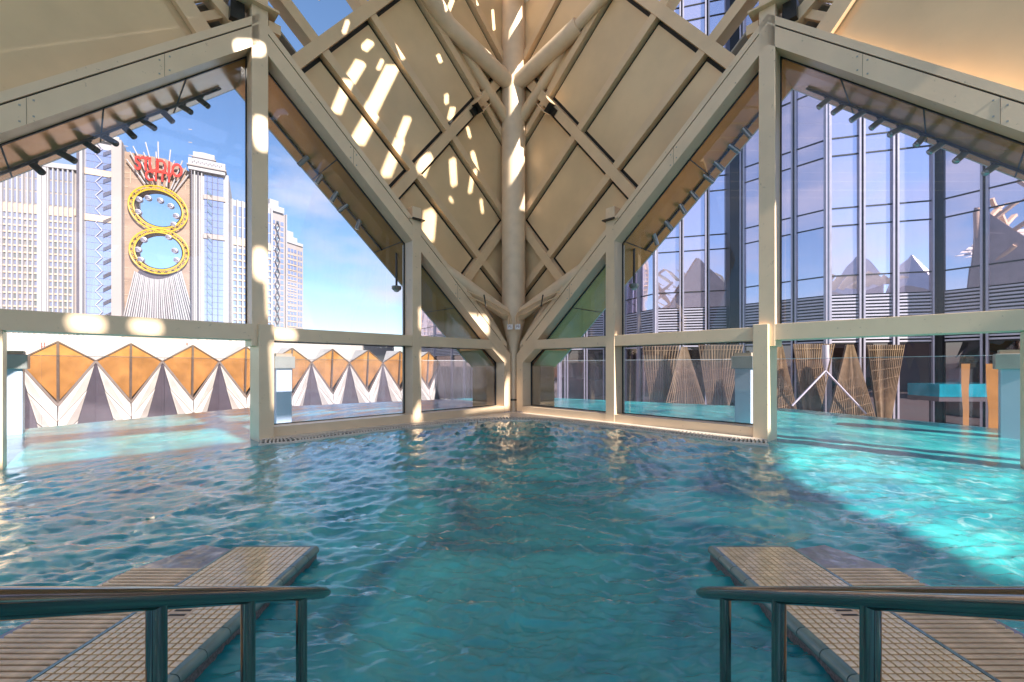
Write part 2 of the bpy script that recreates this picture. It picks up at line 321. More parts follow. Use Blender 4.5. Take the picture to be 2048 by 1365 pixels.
# ------------------------------------------------------------------ glazed walls of the pavilion
UA = 7.13; UE = 14.26; WO = 1.9
def vtop(u): return 1.77 + .915 * (u if u < UA else UE - u)
def vlow(u): return vtop(u) - .40
def vsof(u): return vlow(u) - .02
def wbox(mb, s, u0, u1, v0, v1, w0, w1):
    return mb.prism([W(s, u0, v0, w0), W(s, u1, v0, w0), W(s, u1, v0, w1), W(s, u0, v0, w1)], (0, 0, v1 - v0))
def wpoly(mb, s, uv, w0, w1):
    n = W(s, 0, 0, w1) - W(s, 0, 0, w0); return mb.prism([W(s, u, v, w0) for u, v in uv], n)
GL = .40
for s in (-1, 1):
    sd = SIDE[s]
    T = thing('glazed_wall', f'{sd} glazed pavilion wall of cream steel posts, rails and sloping fascia', 'wall', W(s, 3.5, 0))
    # sloping rails (inner face band + flashing strip above a black joint)
    for (ua, ub) in ((.30, UA), (UA, 11.6)):
        m_ = MB(); wpoly(m_, s, [(ua, vlow(ua)), (ub, vlow(ub)), (ub, vtop(ub)), (ua, vtop(ua))], 0, .55); m_.build('fascia_rail', M['frame'], T)
        m_ = MB(); wpoly(m_, s, [(ua, vtop(ua)), (ub, vtop(ub)), (ub, vtop(ub) + .035), (ua, vtop(ua) + .035)], .03, .5); m_.build('joint_strip', M['black'], T)
        m_ = MB(); wpoly(m_, s, [(ua, vtop(ua) + .035), (ub, vtop(ub) + .035), (ub, vtop(ub) + .20), (ua, vtop(ua) + .20)], .0, .6); m_.build('flashing_strip', M['frame'], T)
        for uj in ((2.2, 5.2) if ua < 1 else (8.6, 10.2)):
            m_ = MB(); wpoly(m_, s, [(uj, vlow(uj)), (uj + .004, vlow(uj)), (uj + .004, vtop(uj)), (uj, vtop(uj))], -.004, .0); m_.build('plate_seam', M['joint'], T)
            for bu in (-.07, .07):
                for bv in (.08, .32): c_ = W(s, uj + bu, vlow(uj + bu) + bv, -.004); m_ = MB(); m_.obox(c_, W(s, .012, 0) - W(s, 0, 0), Vector((0, 0, .012)), W(s, 0, 0, .004) - W(s, 0, 0)); m_.build('bolt', M['cap'], T)
        # outdoor soffit with its outer fascia
        m_ = MB(); wpoly(m_, s, [(ua - (.0 if ua > 1 else .3), vsof(ua) - (0 if ua > 1 else .27)), (ub, vsof(ub)), (ub, vsof(ub) + .06), (ua - (.0 if ua > 1 else .3), vsof(ua) + .06 - (0 if ua > 1 else .27))], GL + .02, WO)
        so_ = m_.build('soffit', M['bronze'], T)
        # soffit panel joints
        m_ = MB()
        for k in range(1, 4):
            uj = ua + (ub - ua) * k / 4; m_.obox(W(s, uj, vsof(uj) - .004, (GL + WO) / 2), (W(s, .012, 0) - W(s, 0, 0)), (W(s, 0, 0, (WO - GL) / 2) - W(s, 0, 0, 0)), Vector((0, 0, .006)))
        m_.build('soffit_joint', M['black'], T)
        m_ = MB(); wpoly(m_, s, [(ua, vsof(ua)), (ub, vsof(ub)), (ub, vsof(ub) + .75), (ua, vsof(ua) + .75)], WO, WO + .06); m_.build('outer_fascia', M['white'], T)
        # outer roof slope from eave up to the crown
        m_ = MB(); a = [W(s, ua, vsof(ua) + .7, WO + .03), W(s, ub, vsof(ub) + .7, WO + .03), W(s, ub, vtop(ub) + 1.0, .62), W(s, ua, vtop(ua) + 1.0, .62)]
        m_.prism(a, (0, 0, .05)); m_.build('roof_slope', M['white'], T)
    # folded peaks standing on the outer roof slope
    for uc, hh_, wd_ in ((1.2, 2.6, 1.9), (9.4, 2.2, 1.7)):
        zb_ = vsof(uc) + .9; q_ = [W(s, uc - wd_, vsof(max(.1, uc - wd_)) + .7, WO - .1), W(s, uc + wd_, vsof(uc + wd_) + .7, WO - .1), W(s, uc, zb_ + 1, .8), W(s, uc, zb_ + hh_, 1.3)]
        m_ = MB(); m_.add(q_, [(0, 1, 3), (1, 2, 3), (2, 0, 3), (0, 1, 2)]); m_.build('roof_peak', M['white'], T)
    # posts
    m_ = MB(); wbox(m_, s, 6.97, 7.26, 1.9, 9.6, 0, .5); m_.build('post', M['frame'], T, bevel=.006)
    m_ = MB(); wbox(m_, s, 6.89, 7.16, -1.5, 2.335, -.10, .55); m_.build('post_casing', M['frame'], T, bevel=.006)
    m_ = MB(); wbox(m_, s, 10.43, 10.75, -1.5, 2.015, 0, .5); m_.build('post', M['frame'], T, bevel=.006)
    m_ = MB(); wbox(m_, s, 3.385, 3.645, .04, vtop(3.5) + .62, -.004, .5); m_.build('post', M['frame'], T, bevel=.006)
    m_ = MB(); wbox(m_, s, 3.33, 3.69, vtop(3.5) + .28, vtop(3.5) + .31, -.10, .1); m_.build('bracket', M['darkmetal'], T)
    m_ = MB(); m_.bar(W(s, 3.7, vtop(3.5) + .3, -.06), W(s, 3.72, vtop(3.5) + .2, .2), .12, .02); m_.build('bracket', M['frame'], T)
    m_ = MB(); wpoly(m_, s, [(.14, .095), (.40, .095), (.40, vtop(.4) - .02), (.14, vtop(.14) - .02 + .0)], -.003, .55); m_.build('post', M['frame'], T)
    # rails
    for u0, u1 in ((.40, 3.385), (3.645, 6.89)):
        m_ = MB(); wbox(m_, s, u0, u1, 2.02, 2.29, .004, .5); m_.build('middle_rail', M['frame'], T, bevel=.004)
        m_ = MB(); wbox(m_, s, u0, u1, .06, .27, .002, .5); m_.build('sill_rail', M['frame'], T, bevel=.004)
    m_ = MB(); wbox(m_, s, 7.16, 11.6, 2.02, 2.33, .004, .5); m_.build('middle_rail', M['frame'], T, bevel=.004)
    # panes with their black gaskets
    panes = [[(3.645, 2.29), (6.97, 2.29), (6.97, vlow(6.97)), (3.645, vlow(3.645))], [(1.02, 2.29), (3.385, 2.29), (3.385, vlow(3.385))],
             [(.40, .27), (3.385, .27), (3.385, 2.02), (.9, 2.02), (.40, 1.62)], [(3.645, .27), (6.89, .27), (6.89, 2.02), (3.645, 2.02)],
             [(7.26, 2.33), (11.6, 2.33), (11.6, vlow(11.6)), (7.26, vlow(7.26))]]
    for uv in panes:
        m_ = MB(); wpoly(m_, s, uv, GL, GL + .012); p_ = m_.build('window_pane', M['glass'], T)
        m_ = MB(); n = len(uv)
        for i in range(n):
            m_.bar(W(s, *uv[i], GL - .01), W(s, *uv[(i + 1) % n], GL - .01), .035, .05, up=W(s, 0, 0, 1) - W(s, 0, 0, 0))
        m_.build('gasket', M['black'], p_)
    # chamfer piece and outdoor return wall at the corner
    m_ = MB(); wpoly(m_, s, [(.40, 1.62), (.90, 2.02), (.40, 2.02)], .003, .5); m_.build('chamfer', M['frame'], T)
    m_ = MB(); wbox(m_, s, .30, .42, -.5, 1.62, GL + .03, 1.5); m_.build('return_panel', M['niche'], T)
    m_ = MB(); wpoly(m_, s, [(.42, 1.50), (.95, 2.0), (.95, 2.06), (.42, 1.56)], GL + .03, 1.5); m_.build('return_panel', M['bronze'], T)
    m_ = MB(); wpoly(m_, s, [(-1.2, -1.5), (.3, -1.5), (.3, 2.0), (-1.2, 2.0)], GL + .05, GL + .1)
    # post head plates
    m_ = MB(); wbox(m_, s, 6.80, 7.5, 8.62, 8.66, -.12, .35); m_.build('head_plate', M['rib'], T)
    m_ = MB(); wbox(m_, s, 6.72, 6.95, 8.30, 8.50, .05, .3); m_.build('head_plate', M['rib'], T)
    m_ = MB(); wbox(m_, s, 7.36, 7.6, 8.25, 8.6, .1, .35); m_.build('head_plate', M['darkmetal'], T)

# ------------------------------------------------------------------ crown ceilings (folded roof panels)
C2 = Vector((0, 14.6, 2.13)); A2 = Vector((-SQ * (UA + .35), YC + SQ * (.35 - UA), 8.29))
nC = (A2 - C2).cross(Vector((0, -.06, 1))).normalized(); nC = nC if nC.y < 0 else -nC
pC = (A2 - C2).normalized(); qC = pC.cross(nC).normalized(); qC = qC if qC.x > 0 else -qC
wn = Vector((-SQ, SQ, 0)); un = Vector((-SQ, -SQ, 0))
def crown_pt(s, bay, q, p, d):      # d = metres towards the room
    P = C2 + qC * q + pC * p + nC * d
    if bay == 1:                     # mirrored about the vertical plane through post A
        A = W(-1, UA, 0, 0); r = P - A; P = P - un * (2 * r.dot(un))
    if s > 0: P = Vector((-P.x, P.y, P.z))
    return P
def cpoly(s, bay, poly, d0, d1):
    m_ = MB(); a = [crown_pt(s, bay, q, p, d0) for q, p in poly]; b = [crown_pt(s, bay, q, p, d1) for q, p in poly]; n = len(a)
    return m_.add(a + b, [tuple(range(n)), tuple(range(2 * n - 1, n - 1, -1))] + [(i, (i + 1) % n, n + (i + 1) % n, n + i) for i in range(n)])
def clip(poly, f):                   # keep f>=0
    o = []
    for i in range(len(poly)):
        a, b = poly[i], poly[(i + 1) % len(poly)]; fa_, fb = f(a), f(b)
        if fa_ >= 0: o.append(a)
        if (fa_ >= 0) != (fb >= 0):
            t = fa_ / (fa_ - fb); o.append((a[0] + (b[0] - a[0]) * t, a[1] + (b[1] - a[1]) * t))
    return o
def qmax(q): pass
vx = lambda a: -(C2 + qC * a[0] + pC * a[1]).x - .0      # left of valley line
ribs = [1.08, 2.9, 4.72, 6.55, 8.4, 10.2]; beams = [2.95, 6.0, 9.2]
GAP = .085; HW = .105; BW = .13
cross = [-.6] + beams
for s in (-1, 1):
    for bay in (0, 1):
        lab = (f'{SIDE[s]} folded ceiling of beige panels and ribs behind the column' if bay == 0 else f'{SIDE[s]} outer folded ceiling plate above the fascia')
        T = thing('folded_ceiling', lab, 'ceiling', crown_pt(s, bay, 0, 0, 0))
        full = clip([(-.35, -.8), (14, -.8), (14, 9.35), (-.35, 9.35)], vx)
        if bay == 1: full = [(-.35, -.8), (9, -.8), (9, 9.0), (-.35, 9.0)]
        cpoly(s, bay, full, -.14, -.06).build('backing_sheet', M['black'] if bay == 0 else M['ceil'], T)
        cpoly(s, bay, full, -.22, -.15).build('outer_sheet', M['white'], T)
        if bay == 1:
            cpoly(s, bay, [(-.2, -.6), (8, -.6), (8, 8.7), (-.2, 8.7)], -.04, 0).build('ceiling_panel', M['ceil'], T)
            cpoly(s, bay, [(-.3, 8.85), (9, 8.85), (9, 9.15), (-.3, 9.15)], -.04, .12).build('ceiling_beam', M['rib'], T)
            for k in range(3):
                cpoly(s, bay, [(.35 + k * .28, 9.15), (.5 + k * .28, 9.15), (.5 + k * .28, 9.5 ), (.35 + k * .28, 9.6)], -.1 + .1 * k, .0 + .1 * k).build('baffle_plate', M['rib'], T)
            continue
        for j in range(3):
            p0 = cross[j] + (BW if j else 0) + (GAP if j else 0); p1 = cross[j + 1] - BW - GAP
            qs = [-.33] + ribs
            for i in range(len(qs) - 1):
                q0 = qs[i] + (HW if i else .0); q1 = qs[i + 1] - HW - GAP
                pl = clip([(q0, p0), (q1, p0), (q1, p1), (q0, p1)], vx)
                if len(pl) > 2: cpoly(s, bay, pl, -.05, 0).build('ceiling_panel', M['ceil'], T)
        for i, q in enumerate(ribs):
            for j in range(3):
                p0 = cross[j] + (BW if j else 0); p1 = cross[j + 1] - BW
                pl = clip([(q - HW, p0), (q + HW, p0), (q + HW, p1), (q - HW, p1)], vx)
                if len(pl) > 2: cpoly(s, bay, pl, -.05, .13).build('ceiling_rib', M['rib'], T)
        for p in beams:
            pl = clip([(-.33, p - BW), (13, p - BW), (13, p + BW), (-.33, p + BW)], vx)
            cpoly(s, bay, pl, -.05, .16).build('ceiling_beam', M['rib'], T)
        # open skylight bars above the upper beam
        for i, q in enumerate(ribs[:5]):
            cpoly(s, bay, [(q - .12, 9.33), (q + .12, 9.33), (q + .12, 14), (q - .12, 14)], -.25, .1).build('skylight_bar', M['rib'], T)
        cpoly(s, bay, [(-.33, 9.33), (-.13, 9.33), (-.13, 12), (-.33, 12)], -.2, .1).build('skylight_bar', M['rib'], T)
        cpoly(s, bay, clip([(-.33, 12.1), (10, 12.1), (10, 12.35), (-.33, 12.35)], vx), -.25, .1).build('skylight_bar', M['rib'], T)

# added light-blocking deck out of view, its slots shaped to cast the sun patches
def to_deck(P, z): 
    t = (z - P.z) / SUN.z; return (P.x + SUN.x * t, P.y + SUN.y * t)
ZD = 13.3
from mathutils.geometry import delaunay_2d_cdt
outer = [(-14, -22), (30, -24), (31.7, -19.6), (1, 13.3), (-5.8, 13.0), (-16, 3)]
OC = Vector((0, 0, H))
def cpl(px, py, s=-1):               # point seen at px,py on the left or right crown ceiling
    n = nC.copy(); P0 = C2.copy()
    if s > 0: n.x = -n.x
    return onplane(px, py, P0, n)
holes = []; KD0 = 29.2
def hole(pts): holes.append([to_deck(p, ZD) for p in pts])
# slots over the left ceiling (streaks), drawn as narrow slots
streaks = [[(732, 90), (742, 92), (718, 120), (728, 128), (722, 100)][:4]]
def slot(a, b, wd, s=-1):
    d = Vector((b[0] - a[0], b[1] - a[1], 0)).normalized(); n = Vector((-d.y, d.x, 0)) * wd / 2
    k = d * wd * random.uniform(.1, .5); j1, j2 = random.uniform(-.3, .3), random.uniform(-.3, .3)
    hole([cpl(a[0] + n.x, a[1] + n.y, s), cpl(b[0] + n.x + k.x * j1, b[1] + n.y + k.y * j1, s), cpl(b[0] + k.x + n.x * .3, b[1] + k.y + n.y * .3, s), cpl(b[0] - n.x, b[1] - n.y, s),
          cpl(a[0] - n.x + k.x * j2, a[1] - n.y + k.y * j2, s), cpl(a[0] - k.x - n.x * .3, a[1] - k.y - n.y * .3, s)])
for a, b, wd in [((742, 84), (728, 98), 18), ((722, 125), (698, 165), 24), ((692, 175), (672, 225), 22), ((785, 135), (735, 235), 28), ((742, 235), (715, 285), 30),
                 ((816, 235), (800, 275), 16), ((800, 280), (772, 350), 22), ((790, 95), (803, 130), 12), ((876, 110), (882, 125), 8), ((955, 130), (962, 142), 10),
                 ((893, 190), (893, 207), 9), ((906, 215), (900, 240), 12), ((848, 325), (838, 352), 26), ((905, 320), (908, 370), 14), ((945, 350), (940, 385), 8),
                 ((860, 425), (855, 480), 26), ((945, 305), (955, 345), 9), ((900, 395), (905, 405), 6), ((905, 0), (895, 26), 10), ((948, 2), (950, 22), 6), ((868, 45), (874, 62), 7), ((690, 60), (682, 84), 9), ((935, 255), (940, 275), 6), ((985, 20), (988, 60), 6), ((962, 400), (965, 425), 6), ((765, 120), (756, 140), 8)]: slot(a, b, wd)
# column patches
def colp(px, py):
    x = (px - 1025) / F * 13.4; y = 13.72 - math.sqrt(max(0, .375 ** 2 - x * x)); return Vector((x, y, H + (HY - py) / F * y))
for q in ([(1014, 82), (1016, 61), (1047, 2), (1047, 29)], [(1017, 234), (1016, 159), (1047, 117), (1047, 183)], [(1017, 374), (1016, 320), (1048, 253), (1048, 323)], [(1037, 420), (1048, 385), (1048, 424)]):
    hole([colp(*p) for p in q])
hole([Vector(((px - CX) / F * 13.25, 13.25, H + (HY - py) / F * 13.25)) for px, py in ((1049, 117), (1078, 103), (1077, 127), (1049, 161))])
def wat(*q): hole([Vector(((px - CX) / F * (H * F / (py - HY)), H * F / (py - HY), 0)) for px, py in q])
wat((1040, 822), (1180, 832), (1500, 872), (1500, 886), (1180, 847), (1040, 831)); None
for u0_, u1_, w0_, w1_ in ((7.3, 13.2, .15, 2.9), (7.3, 13.2, 3.8, 7.2), (3.7, 6.85, .9, 2.9), (3.7, 6.85, 3.8, 5.6), (.9, 3.3, 1.6, 2.9), (.9, 3.3, 3.8, 4.6)):
    hole([W(-1, u0_, 0, w0_), W(-1, u1_, 0, w0_), W(-1, u1_, 0, w1_), W(-1, u0_, 0, w1_)])
def w1(*q):
    r = []
    for px, y in q: p = W(-1, uw(px, 0), 0, 0); r.append(Vector((p.x, p.y, H + (HY - y) / F * p.y)))
    hole(r)
w1((925, 823), (1018, 816), (1018, 748), (1000, 802)); w1((842, 800), (842, 842), (826, 843), (826, 830)); w1((985, 700), (1012, 722), (1006, 730), (980, 712))
wat((1560, 890), (1640, 880), (1700, 862), (2060, 872), (2060, 1190), (1930, 1120), (1780, 1050), (1680, 1010), (1570, 950))
# post patches
def post(px0, px1, y0, y1, s=-1):
    r = []; cx_, cy_ = (px0 + px1) / 2, (y0 + y1) / 2
    for px, y in [(cx_ + .5 * (px1 - px0) * 1.15 * math.copysign(abs(math.cos(a)) ** .6, math.cos(a)), cy_ + .56 * (y1 - y0) * math.copysign(abs(math.sin(a)) ** .85, math.sin(a)) + .12 * (y1 - y0) * math.cos(a)) for a in [2 * math.pi * i / 16 for i in range(16)]]:
        u = uw(px, 0); q = W(s, u, 0, 0); r.append(Vector((q.x, q.y, H + (HY - y) / F * q.y)))
    hole(r)
post(470, 528, 80, 112); post(508, 537, 235, 300); post(508, 537, 500, 560); post(140, 205, 630, 665); post(265, 320, 640, 668); post(548, 590, 655, 680)
S_ = 1
for a in ((1519, 1549, 60, 120, 1), (1519, 1549, 175, 260, 1), (1519, 1549, 330, 395, 1), (1560, 1700, 80, 130, 1), (1440, 1490, 160, 200, 1)): post(*a)
for a, b, wd in [((1660, 30), (1800, 70), 60), ((1950, 100), (2040, 140), 50)]:
    n1_ = Vector((1, 1, 0)).normalized()
    P0_ = W(1, 7, 0, .4); d = Vector((b[0] - a[0], b[1] - a[1], 0)).normalized(); n = Vector((-d.y, d.x, 0)) * wd / 2
    hole([onplane(x, y, P0_, n1_) for x, y in ((a[0] + n.x, a[1] + n.y), (b[0] + n.x, b[1] + n.y), (b[0] - n.x, b[1] - n.y), (a[0] - n.x, a[1] - n.y))])
def deck(z):
    vs = [Vector(p) for p in outer]; es = [(i, (i + 1) % len(outer)) for i in range(len(outer))]
    for h in holes:
        k = len(vs); vs += [Vector(p) for p in h]; es += [(k + i, k + (i + 1) % len(h)) for i in range(len(h))]
    r = delaunay_2d_cdt(vs, es, [], 1, 1e-5); V, _, Fc = r[0], r[1], r[2]
    def inside(p, poly):
        c_ = False
        for i in range(len(poly)):
            a, b = poly[i], poly[i - 1]
            if (a[1] > p.y) != (b[1] > p.y) and p.x < (b[0] - a[0]) * (p.y - a[1]) / (b[1] - a[1]) + a[0]: c_ = not c_
        return c_
    fs = []
    for f in Fc:
        c_ = sum((V[i] for i in f), Vector((0, 0))) / len(f)
        if not inside(c_, outer): continue
        if any(inside(c_, h) for h in holes): continue
        fs.append(tuple(f))
    bm = bmesh.new(); bv = [bm.verts.new((v.x, v.y, z)) for v in V]
    for f in fs: bm.faces.new([bv[i] for i in f])
    step = 1.3; xs_ = [-16 + step * k for k in range(44)]
    for x in xs_: bmesh.ops.bisect_plane(bm, geom=bm.verts[:] + bm.edges[:] + bm.faces[:], plane_co=(x, 0, 0), plane_no=(1, 0, 0))
    # every strip becomes a louvre blade turned square to the sun
    mb_ = MB()
    for f in bm.faces:
        cx = f.calc_center_median().x; k = math.floor((cx + 16) / step); xm = -16 + step * k
        pts = [v.co + SUN * (-(v.co.x - xm + .02) * SUN.x) for v in f.verts]
        mb_.add(pts, [tuple(range(len(pts)))])
    bm.free(); return mb_
ro = deck(ZD).build('sun_mask_louvres', M['cream2']); tag(ro, kind='structure')
md = ro.modifiers.new('th', 'SOLIDIFY'); md.thickness = .02
# rear and side enclosure of the hall behind the viewpoint
if 0:
  bk = MB(); bk.box((-17, -10.3, -1.5), (20, -10, ZD)); tag(bk.build('back_wall', M['ceil']), 'beige rear wall of the pool hall behind the viewpoint', 'wall', kind='structure')

# ------------------------------------------------------------------ tree column with struts
T = thing('tree_column', 'tall round cream column with branching struts in the corner between the walls', 'column', (0, 13.7, 0))
m_ = MB(); zs = [(.0, .12), (.4, .12), (1.9, .13), (2.3, .2), (2.9, .36), (3.3, .375), (16, .375)]
m_.tube([(0, 13.72, z) for z, r in zs], [r for z, r in zs], 48, False); m_.build('shaft', M['col'], T, True)
m_ = MB(); m_.tube([(0, 13.72, .42), (0, 13.72, .47)], .16, 24); m_.build('collar', M['darkmetal'], T, True)
def P3(px, py, Y): p = plan(px, Y); p.z = H + (HY - py) / F * Y; return p
for s in (-1, 1):
    mx_ = lambda px: CX + s * (CX - px) * -1 if False else (px if s < 0 else 2 * CX - px)
    a = P3(mx_(1024), 172, 13.6); b = P3(mx_(897), 52, 12.0); c_ = P3(mx_(846), -30, 11.2)
    m_ = MB()
    if s < 0: m_.tube([a, b.lerp(a, .08), b, b.lerp(c_, .15), c_], .24, 32)
    else: m_.tube([a, b + (b - a) * .0], .24, 32)
    m_.build('strut', M['col'], T, True)
    if s > 0:
        m_ = MB(); m_.tube([b.lerp(a, .05), P3(mx_(835), -20, 11.2)], .15, 24); m_.build('strut', M['col'], T, True)
    m_ = MB(); m_.tube([P3(mx_(1024), 258, 13.75), P3(mx_(866), 8, 12.1)], .17, 24); m_.build('strut', M['rib'], T, True)
    m_ = MB(); m_.tube([P3(mx_(1027), 640, 13.72), P3(mx_(925), 566, 12.35), P3(mx_(860), 520, 11.7)], .19, 32); m_.build('strut', M['col'], T, True)
    m_ = MB(); m_.tube([P3(mx_(1015), 700, 13.9), P3(mx_(955), 600, 12.9)], .10, 20); m_.build('strut', M['col'], T, True)
    for dx, dy in ((0, 0), (6, 9)):
        pts = [(1022 - dx * .8, 651), (1022 - dx * .8, 634), (1018 - dx, 626 + dy * .4), (1010 - dx, 620 + dy), (975, 601 + dy), (935, 583 + dy)]
        Y = [13.30, 13.28, 13.2, 13.05, 12.6, 12.1]
        m_ = MB(); m_.tube([P3(mx_(p[0]), p[1], y) for p, y in zip(pts, Y)], .022, 10); m_.build('conduit', M['rib'], T, True)
    m_ = MB(); m_.tube([P3(mx_(968), 590, 12.3), P3(mx_(972), 614, 12.3)], .02, 8); m_.build('cable_tie', M['darkmetal'], T)
for s, tx in ((-1, 'P5'), (1, 'P8')):
    px = 1021.5 if s < 0 else 1037; c0_ = P3(px - 1.5, 654, 13.28)
    T2 = thing('number_plate', f'small white plate reading {tx} on the column', 'sign', c0_)
    m_ = MB(); m_.box((c0_.x - .085, c0_.y, c0_.z - .085), (c0_.x + .085, c0_.y + .03, c0_.z + .085)); m_.build('plate', M['signw'], T2, bevel=.01)
    cu = bpy.data.curves.new('t', 'FONT'); cu.body = tx; cu.size = .1; cu.extrude = .002; cu.align_x = 'CENTER'; cu.align_y = 'CENTER'
    to = bpy.data.objects.new('t', cu); COL.objects.link(to); dg = bpy.context.evaluated_depsgraph_get(); me_ = bpy.data.meshes.new_from_object(to.evaluated_get(dg))
    bpy.data.objects.remove(to); me_.transform(Matrix.Rotation(math.radians(90), 4, 'X')); me_.materials.append(M['signt'])
    lt = bpy.data.objects.new('lettering', me_); COL.objects.link(lt); lt.parent = T2; lt.location = (0, -.003, 0)
# open brackets where the cross beams meet the valley
for s in (-1, 1):
    T2 = thing('beam_bracket', f'open steel box bracket on the ceiling beam {"left" if s<0 else "right"} of the column', 'bracket', crown_pt(s, 0, 4.3, 5.9, .2))
    for k in (0, 1):
        cpoly(s, 0, [(4.15, 5.80 + k * .3), (4.62, 5.80 + k * .3), (4.62, 5.82 + k * .3), (4.15, 5.82 + k * .3)], .17, .42).build('plate', M['rib'], T2)
    cpoly(s, 0, [(4.15, 5.82), (4.17, 5.82), (4.17, 6.1), (4.15, 6.1)], .17, .42).build('plate', M['darkmetal'], T2)
    cpoly(s, 0, [(3.95, 5.86), (4.12, 5.86), (4.12, 6.06), (3.95, 6.06)], .17, .26).build('bolt_block', M['darkmetal'], T2)

# ------------------------------------------------------------------ spotlights on their tracks
WT = 1.45
def hangz(u): return vsof(u) - .035
for s in (-1, 1):
    for bay, (ua, ub) in enumerate(((3.72, 6.6), (7.5, 10.6))):
        T = thing('light_track', f'black lighting track under the {SIDE[s]} soffit, {"between post and column" if bay==0 else "beyond the tall post"}', 'light track', W(s, ua, hangz(ua), WT))
        m_ = MB(); m_.bar(W(s, ua, hangz(ua), WT), W(s, ub, hangz(ub), WT), .045, .04); m_.build('rail', M['black'], T)
        for k in range(4):
            u = ua + (ub - ua) * (k + .5) / 4; m_ = MB(); m_.bar(W(s, u, hangz(u), WT), W(s, u, vsof(u), WT), .02, .02); m_.build('hanger', M['black'], T)
heads = {}
def spot_mesh(mt):
    a = MB(); a.tube([(0, 0, 0), (0, 0, -.07)], .022, 10)
    b = MB(); b.tube([(-.10, 0, -.10), (.22, 0, -.10)], [.058, .058], 20, False); b.tube([(-.10, 0, -.10), (-.105, 0, -.10)], [.058, .02], 20)
    b.tube([(.22, 0, -.10), (.18, 0, -.10)], [.054, .05], 20)
    c_ = MB(); c_.bar((0, 0, -.05), (0, 0, -.09), .05, .09)
    return [('stem', a.mesh('stem', M['darkmetal'])), ('lamp_head', b.mesh('lamp_head', mt, smooth=True)), ('yoke', c_.mesh('yoke', M['darkmetal']))]
SM = {1: spot_mesh(M['silver']), -1: spot_mesh(M['darkmetal'])}
ORD = ['first', 'second', 'third', 'fourth', 'fifth', 'sixth', 'seventh', 'eighth', 'ninth', 'tenth']
rows = [(-1, 1, [75, 132, 182, 217, 259, 296, 336, 371, 406], 'far left soffit', -1), (-1, 0, [605, 635, 665, 684, 712], 'left soffit between tall post and column', 1),
        (1, 0, [1497, 1470, 1440, 1419, 1391, 1369, 1340, 1315], 'orange right soffit', 1), (1, 1, [1649, 1679, 1717, 1754, 1794, 1839, 1874, 1921, 1983], 'far right soffit', 1)]
for s, bay, L_, nm, mk in rows:
    for i, px in enumerate(L_):
        u = uw(px, WT); p = W(s, u, hangz(u) - .02, WT)
        T = thing('spotlight', f'{ORD[i]} cylindrical spotlight from the left on the {nm}', 'spotlight', p, 'spotlights on the soffit tracks')
        T.rotation_euler = (random.uniform(-.1, .1), random.uniform(.5, .85) if bay else random.uniform(.7, 1.3), (0 if (s < 0) == (bay == 1) else math.pi) + random.uniform(-.3, .3))
        for n_, me_ in SM[mk]:
            o = bpy.data.objects.new(n_, me_); COL.objects.link(o); o.parent = T
for s, px, py in ((-1, 793, 578), (1, 1268, 574)):
    u = uw(px, 1.0); b_ = W(s, u, 0, 1.0); b_.z = H + (HY - py) / F * b_.y
    T = thing('ceiling_camera', f'small round camera hanging on a pole under the {SIDE[s]} soffit', 'camera', b_)
    m_ = MB(); m_.tube([b_ + Vector((0, 0, .06)), b_ + Vector((0, 0, 1.05))], .03, 12); m_.build('pole', M['darkmetal'], T, True)
    m_ = MB(); m_.bar(b_ + Vector((0, 0, 1.05)), b_ + Vector((-.22 * (1), 0, 1.30)), .05, .05); m_.build('arm', M['darkmetal'], T)
    m_ = MB(); m_.tube([b_ + Vector((0, 0, .07)), b_ + Vector((0, 0, .0)), b_ + Vector((0, 0, -.04))], [.13, .13, .10], 24); m_.build('housing', M['cap'], T, True)
    m_ = MB(); m_.tube([b_ + Vector((0, 0, -.04)), b_ + Vector((0, 0, -.07)), b_ + Vector((0, 0, -.09))], [.08, .07, .03], 20); m_.build('dome', M['signw'], T, True)

# ------------------------------------------------------------------ outdoor pool balustrades and gate pillars
for s in (-1, 1):
    T = thing('glass_balustrade', f'{SIDE[s]} clear glass balustrade round the outdoor pool edge', 'balustrade', (s * 9.6, 15.6, 0))
    pts = [Vector((s * x, y, 0)) for y, x in EDGE[1:]]
    for i in range(len(pts) - 1):
        a, b = pts[i], pts[i + 1]; L0 = (b - a).length; k = max(1, round(L0 / 2.2)); d = (b - a).normalized()
        for j in range(k):
            p, q = a + d * (L0 * j / k + .01), a + d * (L0 * (j + 1) / k - .01)
            m_ = MB(); m_.prism([(p.x, p.y, -.1), (q.x, q.y, -.1), (q.x + .0, q.y + .02, -.1), (p.x, p.y + .02, -.1)], (0, 0, 1.86)); pn = m_.build('glass_panel', M['balglass'], T)
            m_ = MB(); m_.bar(p + Vector((0, .01, 1.765)), q + Vector((0, .01, 1.765)), .024, .012); m_.build('top_edge', M['edge'], pn)
